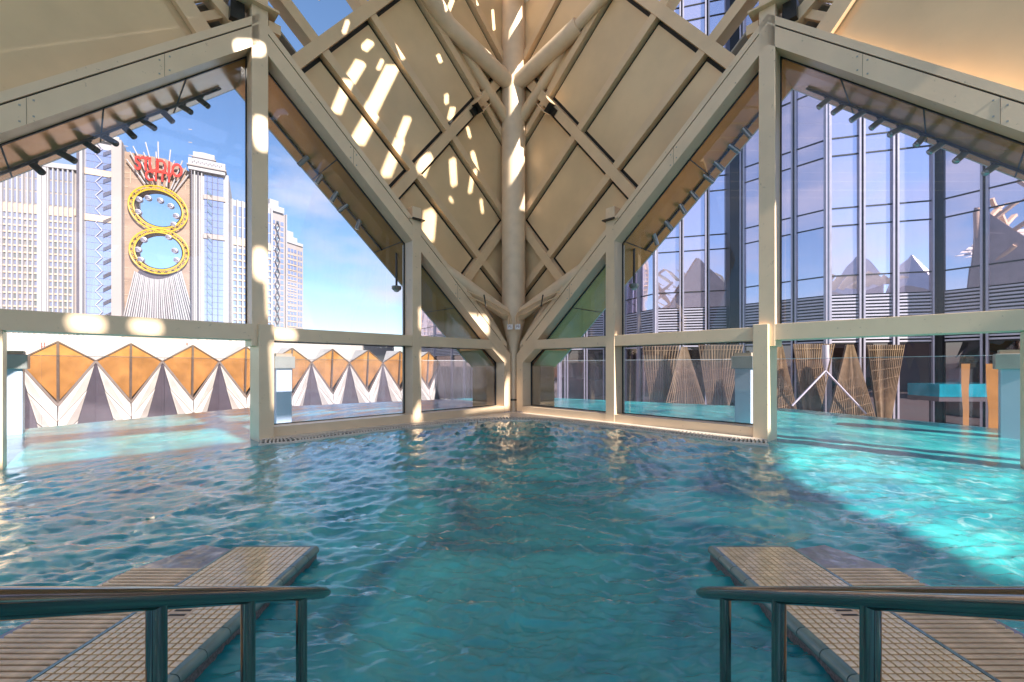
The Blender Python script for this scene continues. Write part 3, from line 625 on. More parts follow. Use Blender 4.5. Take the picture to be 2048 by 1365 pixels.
for (px, yb, zc, lab) in ((14, 868, 1.80, 'blue clad pillar with grey cap at the far left edge'), (563, 845, 1.78, 'blue clad pillar with grey cap seen through the left window'),
                          (1491, 850, 1.78, 'pale blue pillar with grey cap left of the right tall post'), (2034, 876, 1.78, 'pale blue pillar with cream cap at the far right edge')):
    Y = H * F / (yb - HY); p = plan(px, Y); s = 1 if p.x > 0 else -1
    T = thing('pool_pillar', lab, 'pillar', p, 'pillars standing in the outdoor pool')
    ax = Vector((s * SQ, SQ, 0)) * (.30 if px < 100 or px > 2000 else .23); ay = Vector((SQ, -s * SQ, 0)) * (.26 if px < 100 or px > 2000 else .2)
    m_ = MB(); m_.obox(p + Vector((0, 0, .2)), ax * .95, ay * .95, Vector((0, 0, 1.25))); m_.build('shaft', M['blue'], T, bevel=.01)
    m_ = MB(); m_.obox(p + Vector((0, 0, 1.60)), ax * 1.25, ay * 1.25, Vector((0, 0, .16))); m_.build('cap', M['cap'], T, bevel=.01)
    m_ = MB(); m_.obox(p + Vector((0, 0, 1.80)), ax * 1.0, ay * 1.0, Vector((0, 0, .04))); m_.build('cap_plate', M['htan'], T)

# ------------------------------------------------------------------ faceted wall behind the left pool
KD = 58.4
def DW(t, z, d=0): # t along wall from X=-20, d forwards to the pool
    x0 = Vector((-39.2, KD - 39.2, 0)); return x0 + Vector((SQ, SQ, 0)) * t * 2 + Vector((SQ, -SQ, 0)) * d * 2 + Vector((0, 0, H + (z - H) * 2))
T = thing('faceted_wall', 'long folded wall of orange diamond niches and white facets beyond the left pool', 'wall', DW(8, -2.6))
zT, zV, zB, z0 = 2.3, 1.68, .22, -1.3
m_ = MB(); m_.prism([DW(-3, -2.6, -1.6), DW(24, -2.6, -1.6), DW(24, -2.6, -1.3), DW(-3, -2.6, -1.3)], (0, 0, 8.2)); m_.build('core', M['joint'], T)
Wd = 1.78
def facet(name, pts, m, par, inset=.0, th=.03):
    P_ = [Vector(p) for p in pts]; c_ = sum(P_, Vector()) / len(P_); P_ = [p + (c_ - p).normalized() * inset for p in P_]
    n = (P_[1] - P_[0]).cross(P_[2] - P_[0]).normalized(); n = n if n.dot(Vector((SQ, -SQ, .1))) > 0 else -n
    mm_ = MB(); mm_.prism([p - n * th for p in P_], n * th); return mm_.build(name, m, par)
def seam(a, b, par, wd=.045): mm_ = MB(); mm_.bar(a, b, wd * 2, .1, up=(SQ, -SQ, .1)); mm_.build('frame_bar', M['joint'], par)
t0 = 1.2
for k in range(13):
    c_ = t0 + Wd * (k - 1)
    Tp, Bp = DW(c_, zT, .25), DW(c_, zB, .30); Tb, Bb = DW(c_, zT - .0, -.0), Bp
    Vl, Vr = DW(c_ - Wd / 2, zV, .05), DW(c_ + Wd / 2, zV, .05); mid_t, mid_b = DW(c_, zT - .05, -.25), DW(c_, zB + .1, -.0)
    facet('niche_panel', [Vl, Tp, mid_b, ], M['niche'], T, .035); 
    facet('niche_panel', [Tp, Vr, mid_b], M['niche'], T, .035)
    seam(Tp, DW(c_, zB + .05, .1), T, .07); seam(Vl, Tp, T); seam(Tp, Vr, T); seam(Vl, Bp, T, .07); seam(Vr, Bp, T, .07)
    facet('roof_facet', [Vl, Tp, DW(c_, zT + .05, -1.2)], M['white'], T); facet('roof_facet', [Tp, Vr, DW(c_, zT + .05, -1.2)], M['white'], T)
    hw = 1.0
    L1, R1 = DW(c_ - Wd / 2 + hw * .62, z0, .25), DW(c_ + Wd / 2 - hw * .62, z0, .25); B1 = DW(c_, z0, .75)
    def sp(pa, pb, pc, pd, m_n):   # quad strip split into three panels
        for j in range(3):
            a0, a1 = pa.lerp(pc, j / 3), pa.lerp(pc, (j + 1) / 3); b0, b1 = pb.lerp(pd, j / 3), pb.lerp(pd, (j + 1) / 3)
            q_ = [a0, b0, b1, a1] if (a0 - b0).length > .01 else [a0, b1, a1]
            facet('wall_panel', q_, m_n, T, .05)
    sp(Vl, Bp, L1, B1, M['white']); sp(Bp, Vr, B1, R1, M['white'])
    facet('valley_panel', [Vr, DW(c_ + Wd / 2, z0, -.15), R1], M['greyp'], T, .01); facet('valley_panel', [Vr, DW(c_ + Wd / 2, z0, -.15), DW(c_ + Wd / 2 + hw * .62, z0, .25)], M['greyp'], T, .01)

# low roof-top building strip behind the faceted wall
T = thing('service_building', 'long low cream building with lilac cladding behind the faceted wall', 'building', DW(8, -2.6, -9))
m_ = MB(); m_.prism([DW(-12, -2.6, -14), DW(24, -2.6, -14), DW(24, -2.6, -9.2), DW(-12, -2.6, -9.2)], (0, 0, 11.2)); m_.build('wall', M['cream'], T)
for i in range(12):
    for j in range(3):
        a, b = DW(-2 + i * 1.6, 0, -9.1), DW(-2 + i * 1.6 + 1.58, 0, -9.1); nn = Vector((SQ, -SQ, 0)) * .06
        m_ = MB(); m_.prism([a + Vector((0, 0, 1.1 + j * .8)), b + Vector((0, 0, 1.1 + j * .8)), b + nn + Vector((0, 0, 1.1 + j * .8)), a + nn + Vector((0, 0, 1.1 + j * .8))], (0, 0, .78)); m_.build('panel', M['lilac'], T)
for px, lab in ((86, 'red and white rung ladder on the roof behind the faceted wall at far left'), (374, 'slim red ladder post behind the third orange diamond')):
    b_ = plan(px, 40); T = thing('roof_ladder', lab, 'ladder', b_ + Vector((0, 0, 1)))
    for dx in ((-.12, .12) if px < 100 else (0,)):
        m_ = MB(); m_.tube([b_ + Vector((dx, 0, -2.6)), b_ + Vector((dx, 0, 3.7))], .04, 8); m_.build('stile', M['red'], T)
    for k in range(12):
        wd = .28 if px < 100 else .08; z = 1.9 + k * .15; m_ = MB(); m_.tube([b_ + Vector((-wd, 0, z)), b_ + Vector((wd, 0, z))], .018, 6); m_.build('rung', M['signw'] if px < 100 else M['red'], T)

# ------------------------------------------------------------------ hotel towers in the distance
class Fac:
    def __init__(s, px0, Y0, px1, Y1, name='hotel_tower', lab='', depth=25, top=None, m='hotel', topz=None, cat='building'):
        s.a = plan(px0, Y0); s.b = plan(px1, Y1); s.d = (s.b - s.a).normalized(); s.n = Vector((s.d.y, -s.d.x, 0)); s.L = (s.b - s.a).length
        if s.n.y > 0: s.n = -s.n
        s.T = thing(name, lab, cat, (s.a + s.b) / 2 + Vector((0, 0, -6)))
        if topz is None: topz = H + (HY - top) / F * (Y0 + Y1) / 2
        s.z1 = topz
        if m:
            mb_ = MB(); mb_.prism([s.a + Vector((0, 0, -6)), s.b + Vector((0, 0, -6)), s.b - s.n * depth + Vector((0, 0, -6)), s.a - s.n * depth + Vector((0, 0, -6))], (0, 0, topz + 6)); mb_.build('wall', M[m], s.T)
    def P(s, x, z, d=0): return s.a + s.d * x + s.n * d + Vector((0, 0, z))
    def box(s, name, m, x0, x1, z0, z1, d0, d1, par=None):
        mb_ = MB(); mb_.prism([s.P(x0, z0, d0), s.P(x1, z0, d0), s.P(x1, z0, d1), s.P(x0, z0, d1)], (0, 0, z1 - z0)); return mb_.build(name, M[m], par or s.T)
    def px(s, px, py, d=0): return onplane(px, py, s.a + s.n * d, s.n)
    def grid(s, x0, x1, z0, z1, nx, nz, gm='hglass', fx=.12, fz=.12, d=.15, name='window', cols=None):
        dx, dz = (x1 - x0) / nx, (z1 - z0) / nz; mem = {}
        for i in range(nx):
            for j in range(nz):
                g_ = gm if not cols else cols(i, j, nx, nz)
                if g_ not in mem:
                    mb_ = MB(); b = Vector((0, 0, 0)); x = s.d * dx * (1 - fx); mb_.prism([b, x, x + s.n * d, s.n * d], (0, 0, dz * (1 - fz))); mem[g_] = mb_.mesh(name, M[g_])
                inst(name, mem[g_], s.T, s.P(x0 + (i + fx / 2) * dx, z0 + (j + fz / 2) * dz))
# B1
b1 = Fac(-70, 146, 157, 155.5, lab='wide hotel wing of pink stone with gridded windows at far left', top=330)
Lx = b1.L; zb = b1.z1
def zz(py, Y=153): return H + (HY - py) / F * Y
def cw(i, j, nx, nz): return 'hglassg' if random.random() < (.45 if i in (4, 5, 8, 9) else .18) and j < nz * .75 else 'hglass'
b1.grid(0, Lx * .63, zz(655), zz(430), 11, 17, cols=cw, fx=.2, fz=.25)
b1.grid(Lx * .67, Lx - 1.5, zz(655), zz(430), 6, 17, cols=cw, fx=.2, fz=.25)
b1.grid(0, Lx * .63, zz(412), zz(335), 11, 3, fx=.2, fz=.14); b1.grid(Lx * .67, Lx - 1.5, zz(412), zz(335), 6, 3, fx=.2, fz=.14)
b1.box('brown_band', 'htan', 0, Lx - .5, zz(428), zz(414), 0, .5)
for i in range(23):
    x = Lx * i / 22; b1.box('pilaster', 'hotelw', x, x + (.35 if i not in (14, 15, 22) else 1.2), -6, zb + .5, 0, 1.0)
for j in range(18): z = zz(655) + (zz(430) - zz(655)) * j / 17; b1.box('spandrel', 'htan', 0, Lx - 1, z - .25, z + .35, 0, .5)
b1.box('parapet', 'hotelw', -1, Lx, zb - .2, zb + 1.5, -1, 1.2)
# B2
b2 = Fac(157, 153, 247, 159, lab='glass hotel tower with zigzag lattice left of the yellow wheel', top=284, m='hotelw')
Lx = b2.L
b2.box('pilaster', 'greyp', 0, .9, -6, b2.z1, 0, 2); b2.box('pilaster', 'hotelw', .9, 1.6, -6, b2.z1, 0, 2.4); b2.box('pilaster', 'hotel', Lx - 2.8, Lx, -6, b2.z1 + 1, 0, 2.5); 
b2.grid(1.8, Lx - 3, zz(655), zz(440), 6, 15, fx=.05, fz=.07); b2.grid(1.8, Lx - 3, zz(425), zz(345), 6, 5, fx=.05, fz=.07); b2.grid(1.8, Lx - 3, zz(333), zz(290), 6, 3, fx=.05, fz=.07)
for z in (zz(433), zz(340)): b2.box('brown_band', 'htan', 1.7, Lx - 3, z - 1.1, z + 1.1, 0, .5)
for k in range(27):
    z = zz(650) + k * 2.45; x0, x1 = Lx * .38, Lx * .53; a, b = (x0, x1) if k % 2 else (x1, x0)
    mb_ = MB(); mb_.bar(b2.P(a, z, .5), b2.P(b, z + 2.45, .5), .22, .22); mb_.build('lattice_bar', M['mull'], b2.T)
    if k % 2:
        for q in range(3): mb_ = MB(); mb_.bar(b2.P(x1 + .2, z + q * .45, .6), b2.P(x1 + 2.6, z + 1.7 + q * .45, .6), .16, .2); mb_.build('lattice_bar', M['greyp'], b2.T)
b2.box('crown', 'hotelw', 4, Lx - 1, b2.z1, b2.z1 + 2.5, -8, 1); b2.box('crown', 'hotelw', 7, Lx - 3, b2.z1 + 2.5, b2.z1 + 4.5, -7, 0)
# B4
b4 = Fac(383, 166, 457, 172, lab='white hotel tower with stepped crown right of the yellow wheel', top=345, m='hotelw'); Lx = b4.L
def z4(py): return zz(py, 169)
for i, x in enumerate((0, .9, 2.0, 3.1)): b4.box('pilaster', 'hotelw' if i % 2 else 'greyp', x, x + .35, -6, b4.z1 - 1, 0, 1.6 - .2 * i)
b4.grid(4.0, Lx - 1.6, z4(655), z4(480), 4, 14, fx=.04, fz=.05, gm='hglass'); b4.grid(4.0, Lx - 1.6, z4(468), z4(400), 4, 5, fx=.04, fz=.05); b4.grid(4.0, Lx - 1.6, z4(392), z4(352), 4, 3, fx=.04, fz=.05)
for z in (z4(474), z4(396)): b4.box('brown_band', 'hotel', 3.8, Lx - 1, z - .9, z + .9, 0, .5)
for k in range(15):
    z = z4(648) + k * 3.5; mb_ = MB(); mb_.prism([b4.P(Lx * .42, z + 1.7, .4), b4.P(Lx * .54, z, .4), b4.P(Lx * .54, z + 1.4, .4), b4.P(Lx * .42, z + 3.1, .4)], b4.n * .1); mb_.build('shade_panel', M['hglassg'], b4.T)
for x in (Lx * .41, Lx * .55, Lx * .7): b4.box('mullion', 'greyp', x, x + .15, -6, b4.z1 - 1, .2, .6)
b4.box('crown', 'hotelw', -.8, Lx - 1, b4.z1 - .8, b4.z1 + 3.6, -9, 1.8); b4.box('crown', 'hotel', -1.2, Lx - .6, b4.z1 + .6, b4.z1 + 1.1, -9, 2.3)
b4.box('crown', 'hotelw', .6, Lx * .62, b4.z1 + 3.6, b4.z1 + 6.4, -9, 1.2); b4.box('crown', 'hotel', .2, Lx * .66, b4.z1 + 4.2, b4.z1 + 4.6, -9, 1.6)
mb_ = MB(); q = [b4.P(.9, b4.z1 + 6.4, 1), b4.P(Lx * .6, b4.z1 + 6.4, 1), b4.P(Lx * .6, b4.z1 + 6.4, -6), b4.P(.9, b4.z1 + 6.4, -6), b4.P(Lx * .3, b4.z1 + 8.2, -2.5)]
mb_.add(q, [(0, 1, 2, 3), (0, 1, 4), (1, 2, 4), (2, 3, 4), (3, 0, 4)]); mb_.build('roof', M['hotelw'], b4.T)
for k in range(16): b4.box('ornament', 'greyp', .3 + k * (Lx - 2) / 16, .3 + k * (Lx - 2) / 16 + .3, b4.z1 + 1.7 + .5 * (k % 2), b4.z1 + 2.3 + .5 * (k % 2), 1.8, 1.95)
# B5
b5 = Fac(457, 184, 545, 196, lab='lower hotel wing with brown band between the white towers', top=408, m='hotelw'); Lx = b5.L
def z5(py): return zz(py, 190)
b5.grid(1.2, Lx - .5, z5(655), z5(500), 8, 12, fx=.2, fz=.3); b5.grid(1.2, Lx - .5, z5(480), z5(418), 8, 3, fx=.18, fz=.12)
b5.box('brown_band', 'htan', 1, Lx, z5(496), z5(484), 0, .5)
for i in range(9): x = 1.2 + (Lx - 1.7) * i / 8; b5.box('pilaster', 'hotelw', x - .3, x + .3, -6, b5.z1, 0, 1)
for j in range(12): z = z5(655) + (z5(500) - z5(655)) * j / 12; b5.box('spandrel', 'htan', 1, Lx - .4, z - .2, z + .5, 0, .5)
# B6, B7
b6 = Fac(533, 198, 572, 206, lab='tall narrow tan hotel tower right of the left steel post', top=425, m='hotel', depth=14); Lx = b6.L
b6.grid(2.2, Lx - 1, zz(655, 202), zz(440, 202), 3, 20, fx=.3, fz=.35, cols=lambda i, j, a, b: 'hglassg' if i == 1 else 'hglass')
for k in range(9):
    z = zz(650, 202) + k * 5.4; c__ = Lx * .52
    for sg in (-1, 1):
        mb_ = MB(); mb_.bar(b6.P(c__, z, .5), b6.P(c__ + sg * 1.1, z + 2.5, .5), .4, .3); mb_.bar(b6.P(c__ + sg * 1.1, z + 2.5, .5), b6.P(c__, z + 5, .5), .4, .3); mb_.build('lattice_bar', M['greyp'], b6.T)
for i, x in enumerate((0, .9, 1.8, Lx - .6)): b6.box('pilaster', 'hotelw', x, x + .4, -6, b6.z1, 0, 1.2)
b6.box('crown', 'hotelw', .3, Lx - 1.5, b6.z1, b6.z1 + 2.6, -9, 1); b6.box('crown', 'hotelw', 1.2, Lx - 4, b6.z1 + 2.6, b6.z1 + 5.2, -8, .5)
b7 = Fac(572, 216, 606, 226, lab='furthest pale hotel tower with small round crown, rightmost of the hotel', top=490, m='hotel', depth=10); Lx = b7.L
b7.grid(.8, Lx * .62, zz(655, 221), zz(498, 221), 3, 14, fx=.3, fz=.4); b7.grid(Lx * .66, Lx - .5, zz(655, 221), zz(498, 221), 2, 14, fx=.4, fz=.4)
b7.box('crown', 'hotelw', .2, Lx * .6, b7.z1, b7.z1 + 3.4, -8, .6); b7.box('crown', 'hotelw', .6, Lx * .4, b7.z1 + 3.4, b7.z1 + 6, -7, .2); b7.box('crown', 'hotelw', Lx * .6, Lx * .95, b7.z1, b7.z1 + 1.4, -7, .6)
for k in range(15): z = zz(655, 221) + k * 2.6; b7.box('spandrel', 'htan', .7, Lx * .6, z, z + .4, 0, .3)
# B3 with its two round openings
b3 = Fac(246, 160, 384, 167.5, lab='brown clad hotel facade pierced by the figure-eight wheel', top=320, m=None); Lx = b3.L
def ring(cx, cy, rx, ry, k, sc, n=48, d=0):
    return [b3.px(cx + rx * sc * math.cos(a), cy + ry * sc * math.sin(a) + k * rx * sc * math.cos(a), d) for a in [2 * math.pi * i / n for i in range(n)]]
R_ = [(316, 418, 57, 43, .19), (318, 503, 57, 43, .08)]
def loc(p): r = p - b3.a; return Vector((r.dot(b3.d), p.z))
tl = b3.px(249, 303); tr_ = b3.px(384, 346)
outl = [Vector((0, -6)), Vector((Lx, -6)), Vector((Lx, tr_.z)), loc(b3.px(330, 318)), Vector((0, tl.z))]
hl = [[loc(p) for p in ring(*r, .80)] for r in R_]
vs_ = list(outl); es_ = [(i, (i + 1) % 5) for i in range(5)]
for h in hl: k = len(vs_); vs_ += h; es_ += [(k + i, k + (i + 1) % len(h)) for i in range(len(h))]
r = delaunay_2d_cdt(vs_, es_, [], 1, 1e-5)
def ins(p, poly):
    c_ = False
    for i in range(len(poly)):
        a, b = poly[i], poly[i - 1]
        if (a.y > p.y) != (b.y > p.y) and p.x < (b.x - a.x) * (p.y - a.y) / (b.y - a.y) + a.x: c_ = not c_
    return c_
fs_ = [tuple(f) for f in r[2] if not any(ins(sum((r[0][i] for i in f), Vector((0, 0))) / len(f), h) for h in hl)]
mb_ = MB(); mb_.v = [tuple(b3.P(v.x, v.y)) for v in r[0]]; mb_.f = fs_; fo = mb_.build('wall', M['hbrown'], b3.T); md = fo.modifiers.new('th', 'SOLIDIFY'); md.thickness = 3.0; md.offset = -1 if fo.data.polygons[0].normal.dot(b3.n) > 0 else 1
for h, q in zip(hl, R_):
    mb_ = MB(); a = ring(*q, .80, 48, .05); b = ring(*q, .86, 48, .05); mb_.add(a + b, [(i, (i + 1) % 48, 48 + (i + 1) % 48, 48 + i) for i in range(48)]); mb_.build('opening_lining', M['darkmetal'], b3.T)
for k in range(1, 20):
    z = -2 + k * 5; 
    for x0, x1 in ((0, Lx * .07), (Lx * .95, Lx)): b3.box('cladding_line', 'htan', x0, x1, z, z + .18, 0, .12)
for x in (Lx * .1, Lx * .5, Lx * .9): b3.box('cladding_line', 'htan', x, x + .15, zz(372, 163), zz(330, 163), 0, .1)
for z in (zz(340, 163), zz(352, 163), zz(362, 163)): b3.box('cladding_line', 'htan', 0, Lx, z, z + .15, 0, .1)
# yellow wheel
T = thing('figure_eight_wheel', 'yellow figure-eight ferris wheel truss with round cabins on the hotel facade', 'ferris wheel', b3.px(316, 460, 1))
for q in R_:
    n = 48; O_ = ring(*q, 1.04, n, 1.2); I_ = ring(*q, .87, n, 1.2)
    for pts, nm in ((O_, 'outer_rim'), (I_, 'inner_rim')):
        mb_ = MB()
        for i in range(n): mb_.tube([pts[i], pts[(i + 1) % n]], .27, 6, False)
        mb_.build(nm, M['yellow'], T)
    for i in range(n):
        mb_ = MB(); mb_.tube([O_[i], I_[(i + 1) % n]] if i % 2 else [I_[i], O_[(i + 1) % n]], .11, 5, False); mb_.tube([O_[i], I_[i]], .09, 5, False) if i % 2 else None; mb_.build('truss_bar', M['yellow'], T)
for px, py in ((279, 400), (297, 397), (321, 402), (342, 413), (353, 433), (348, 450), (277, 425), (288, 480), (338, 475), (350, 502), (354, 521), (277, 500), (282, 520)):
    c_ = b3.px(px, py, .6); mb_ = MB()
    mb_.tube([c_ + b3.n * x for x in (-1, -.7, .7, 1)], [.5, 1.0, 1.0, .5], 14); cb = mb_.build('cabin', M['mull'], T, True)
    mb_ = MB()
    for k in range(3): mb_.obox(c_ + b3.n * 1.02 + Vector((0, 0, .35 - k * .35)), b3.d * .7, b3.n * .05, Vector((0, 0, .08)))
    mb_.build('window', M['greyp'], cb)
# white fan and spokes
T = thing('fan_screen', 'white radiating fan of slats below the yellow wheel', 'facade fan', b3.px(315, 600, .3))
mb_ = MB(); mb_.prism([b3.px(278, 542, .1), b3.px(360, 545, .1), b3.px(392, 655, .1), b3.px(244, 655, .1)], b3.n * .3); mb_.build('backing', M['greyp'], T)
for i in range(30):
    f = i / 29; a = b3.px(270 + 92 * f, 543 + 16 * math.sin(math.pi * f), .8); b = b3.px(242 + 152 * f, 657, .8)
    mb_ = MB(); mb_.bar(a, b, .30 + .08 * (i % 3), .3, up=b3.n); mb_.build('slat', M['hotelw'], T)
T = thing('sign_spokes', 'white spokes radiating behind the red rooftop lettering', 'sign frame', b3.px(315, 340, 1))
for a, b in [((290, 368), (253, 319)), ((296, 368), (260, 304)), ((304, 368), (266, 293)), ((313, 368), (287, 305)), ((303, 330), (291, 285)), ((313, 330), (312, 304)), ((317, 325), (316, 284)),
             ((324, 372), (328, 320)), ((333, 374), (341, 300)), ((332, 370), (349, 322)), ((342, 378), (365, 322)), ((346, 380), (372, 336)), ((350, 384), (377, 350)), ((296, 360), (283, 322))]:
    mb_ = MB(); mb_.tube([b3.px(*a, 1.2), b3.px(*b, 1.2)], .22, 8); mb_.build('spoke', M['hotelw'], T)
T = thing('rooftop_sign', 'red art deco rooftop lettering reading STUDIO CITY above the yellow wheel', 'sign', b3.px(315, 340, 2))
for word, x0, x1, y0, y1, hpx in (('STUDIO', 268, 362, 327, 345, 27), ('CITY', 292, 345, 352, 357, 20)):
    for i, ch_ in enumerate(word):
        f = (i + .5) / len(word); px = x0 + (x1 - x0) * f; py = y0 + (y1 - y0) * f + (-3 * math.sin(math.pi * f) if word == 'STUDIO' else 0)
        cu = bpy.data.curves.new('t', 'FONT'); cu.body = ch_; cu.size = 1; cu.extrude = .12; cu.offset = .018; cu.align_x = 'CENTER'; cu.align_y = 'CENTER'
        to = bpy.data.objects.new('t', cu); COL.objects.link(to); dg = bpy.context.evaluated_depsgraph_get(); me_ = bpy.data.meshes.new_from_object(to.evaluated_get(dg)); bpy.data.objects.remove(to)
        hh = hpx / F * 163 / .72; ww = (x1 - x0) / len(word) / F * 163 / .66
        if ch_ == 'I': ww *= .9
        p = b3.px(px, py, 2.2); mtx = Matrix((b3.d * ww, Vector((0, 0, hh)) - b3.d * hh * .0, b3.n * 2)).transposed().to_4x4()
        sh = Matrix.Identity(4); me_.transform(mtx); me_.materials.append(M['redsign'])
        lt = bpy.data.objects.new('letter', me_); COL.objects.link(lt); lt.parent = T; lt.location = p - OFF[T.name]

# ------------------------------------------------------------------ mirrored curtain-wall tower on the right
TP = [(840, 60), (1050, 40), (1120, 35.5), (1250, 34), (1312, 30.6), (1478, 29.2), (1486, 28.4), (1655, 24.8), (1868, 23.5), (1882, 23.4), (2070, 20.6), (2700, 16)]
MUL = {0: [870, 905, 930, 975, 1010], 1: [1085], 2: [1133, 1172, 1210], 3: [1280], 4: [1363, 1414], 6: [1540, 1589], 7: [1722, 1789], 9: [1970], 10: [2170, 2300, 2450]}
T = thing('curtain_wall_tower', 'violet mirror glass office tower with louvre band behind the right windows', 'building', plan(1600, 27) + Vector((0, 0, -3)))
HT = [-4.2, 1.3, 'L', 4.05, 5.15, 8, 9, 12, 13, 16, 17, 20, 21, 24, 25, 28, 29]
rng = random.Random(3)
for i in range(len(TP) - 1):
    A, B = plan(*TP[i]), plan(*TP[i + 1]); d = (B - A).normalized(); n = Vector((d.y, -d.x, 0)); n = n if n.y < 0 else -n
    # split points where the mullion rays meet the facet
    xs = [0]
    for px in MUL.get(i, []): q = onplane(px, HY, A, n); xs.append((q - A).dot(d))
    xs.append((B - A).length)
    if i in (5, 8):
        mb_ = MB(); mb_.prism([A + Vector((0, 0, -3)), B + Vector((0, 0, -3)), B - n * .8 + Vector((0, 0, -3)), A - n * .8 + Vector((0, 0, -3))], (0, 0, 36)); mb_.build('pier', M['pier'], T)
        mb_ = MB(); c_ = (A + B) / 2 - n * .0; mb_.tube([c_ + Vector((0, 0, -3)), c_ + Vector((0, 0, 33))], .28 if i == 8 else .26, 20); mb_.build('pier', M['pier'], T, True); continue
    mb_ = MB(); mb_.prism([A - n * .3 + Vector((0, 0, -3)), B - n * .3 + Vector((0, 0, -3)), B - n * .5 + Vector((0, 0, -3)), A - n * .5 + Vector((0, 0, -3))], (0, 0, 34)); mb_.build('core', M['pier'], T)
    for x in xs:
        p = A + d * x
        for off_ in (-.10, .10): mb_ = MB(); mb_.obox(p + d * off_ + n * .06 + Vector((0, 0, 14.5)), d * .045, n * .12, Vector((0, 0, 17.2))); mb_.build('mullion', M['mull'], T)
        mb_ = MB(); mb_.obox(p + n * .0 + Vector((0, 0, 14.5)), d * .055, n * .05, Vector((0, 0, 17.1))); mb_.build('mullion', M['black'], T)
    for x0, x1 in zip(xs[:-1], xs[1:]):
        if x1 - x0 < .3: continue
        zz_ = [h for h in HT if h != 'L']
        for j in range(len(zz_) - 1):
            za, zb_ = zz_[j] + H, zz_[j + 1] + H
            if j == 1:
                bkp = A + d * (x0 + x1) / 2 - n * .2; mb_ = MB(); mb_.obox(bkp + Vector((0, 0, (za + zb_) / 2)), d * (x1 - x0) / 2, n * .02, Vector((0, 0, (zb_ - za) / 2))); mb_.build('louvre_back', M['pier'], T)
                me_ = None
                for q in range(15):
                    z = za + (q + .5) * (zb_ - za) / 15; mb_ = MB(); mb_.obox(A + d * (x0 + x1) / 2 + Vector((0, 0, z)), d * ((x1 - x0) / 2 - .12), n * .09, Vector((0, 0, .045))); mb_.build('louvre', M['louv'], T)
                continue
            tilt = Vector((0, 0, 0)); a1, a2 = rng.gauss(0, .004), rng.gauss(0, .004)
            dd = (d + n * a1).normalized(); uz = (Vector((0, 0, 1)) + n * a2).normalized()
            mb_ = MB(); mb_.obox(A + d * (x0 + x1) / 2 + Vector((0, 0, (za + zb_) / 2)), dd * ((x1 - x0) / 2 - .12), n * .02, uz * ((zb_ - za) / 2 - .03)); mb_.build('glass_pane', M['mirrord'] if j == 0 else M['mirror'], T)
            mb_ = MB(); mb_.obox(A + d * (x0 + x1) / 2 + n * .03 + Vector((0, 0, zb_)), d * ((x1 - x0) / 2 - .1), n * .03, Vector((0, 0, .035))); mb_.build('transom', M['black'], T)
mb_ = MB(); P_ = [plan(*q) for q in TP]; off_ = Vector((.35, .9, 0)).normalized() * .8
mb_.prism([p + off_ + Vector((0, 0, -3)) for p in P_] + [Vector((60, 30, -3)), Vector((50, 70, -3)), Vector((10, 90, -3))], (0, 0, 34)); mb_.build('mass', M['pier'], T)
# white inverted-V strut in front of the tower base
T = thing('bracing_strut', 'white V-shaped bracing strut at the foot of the mirror glass tower', 'strut', plan(1650, 23))
top = P3(1651, 742, 21.9)
for px, py in ((1584, 812), (1732, 828)):
    mb_ = MB(); mb_.tube([top, P3(px, py, 21.6)], .05, 12); mb_.build('leg', M['mull'], T, True)
mb_ = MB(); mb_.tube([top, top + Vector((0, 0, .5)), top + Vector((0, 0, 1.3))], [.05, .16, .16], 12); mb_.build('head', M['mull'], T, True)
mb_ = MB(); mb_.tube([P3(1651, 745, 23.7), P3(1651, 825, 23.7)], .04, 8); mb_.build('tie_rod', M['mull'], T)
# added lattice panels imitating reflections in the low glass; faceted stone legs
def reflection_panel(px, w0, w1, Y, py0, py1, lean, lab, nb=16):
    T = thing('lattice_reflection', lab, 'reflection_panel', P3(px, py1, Y), 'lattice reflection stand-ins at the tower foot')
    a, b, c_, d_ = P3(px + lean - w0, py0, Y), P3(px + lean + w0, py0, Y), P3(px + w1, py1, Y - .3), P3(px - w1, py1, Y - .3)
    q0 = Vector((0, .08, 0)); mb_ = MB(); mb_.prism([a + q0, b + q0, c_ + q0, d_ + q0], (0, .05, 0)); mb_.build('backing', M['lback'], T)
    for k in range(nb + 1):
        f = k / nb; mb_ = MB(); mb_.bar(a.lerp(b, f), d_.lerp(c_, f), .05, .05); mb_.build('slat', M['lattice'], T)
    for k in range(9):
        f = (k + .5) / 9; mb_ = MB(); mb_.bar(a.lerp(d_, f), b.lerp(c_, f * .85), .03, .04); mb_.build('crossbar', M['lattice'], T)
reflection_panel(1318, 36, 8, 26.5, 692, 880, 4, 'dark folded lattice reflection stand-in nearest the mid post of the right windows', 12)
reflection_panel(1372, 5, 60, 25.5, 694, 880, -4, 'broad upright triangular lattice reflection stand-in seen through the right window')
reflection_panel(1434, 44, 8, 26, 690, 880, 8, 'inverted lattice reflection stand-in beside the dark pier', 14)
reflection_panel(1560, 4, 46, 23.5, 690, 880, 0, 'triangular lattice reflection stand-in left of the white bracing strut')
reflection_panel(1622, 40, 6, 23.8, 688, 880, 6, 'inverted lattice reflection stand-in behind the white bracing strut')
reflection_panel(1706, 6, 58, 22.3, 690, 880, -6, 'wide triangular lattice reflection stand-in right of the white bracing strut', 20)
reflection_panel(1768, 36, 6, 22.6, 690, 880, 4, 'inverted lattice reflection stand-in beside the dark round pier')
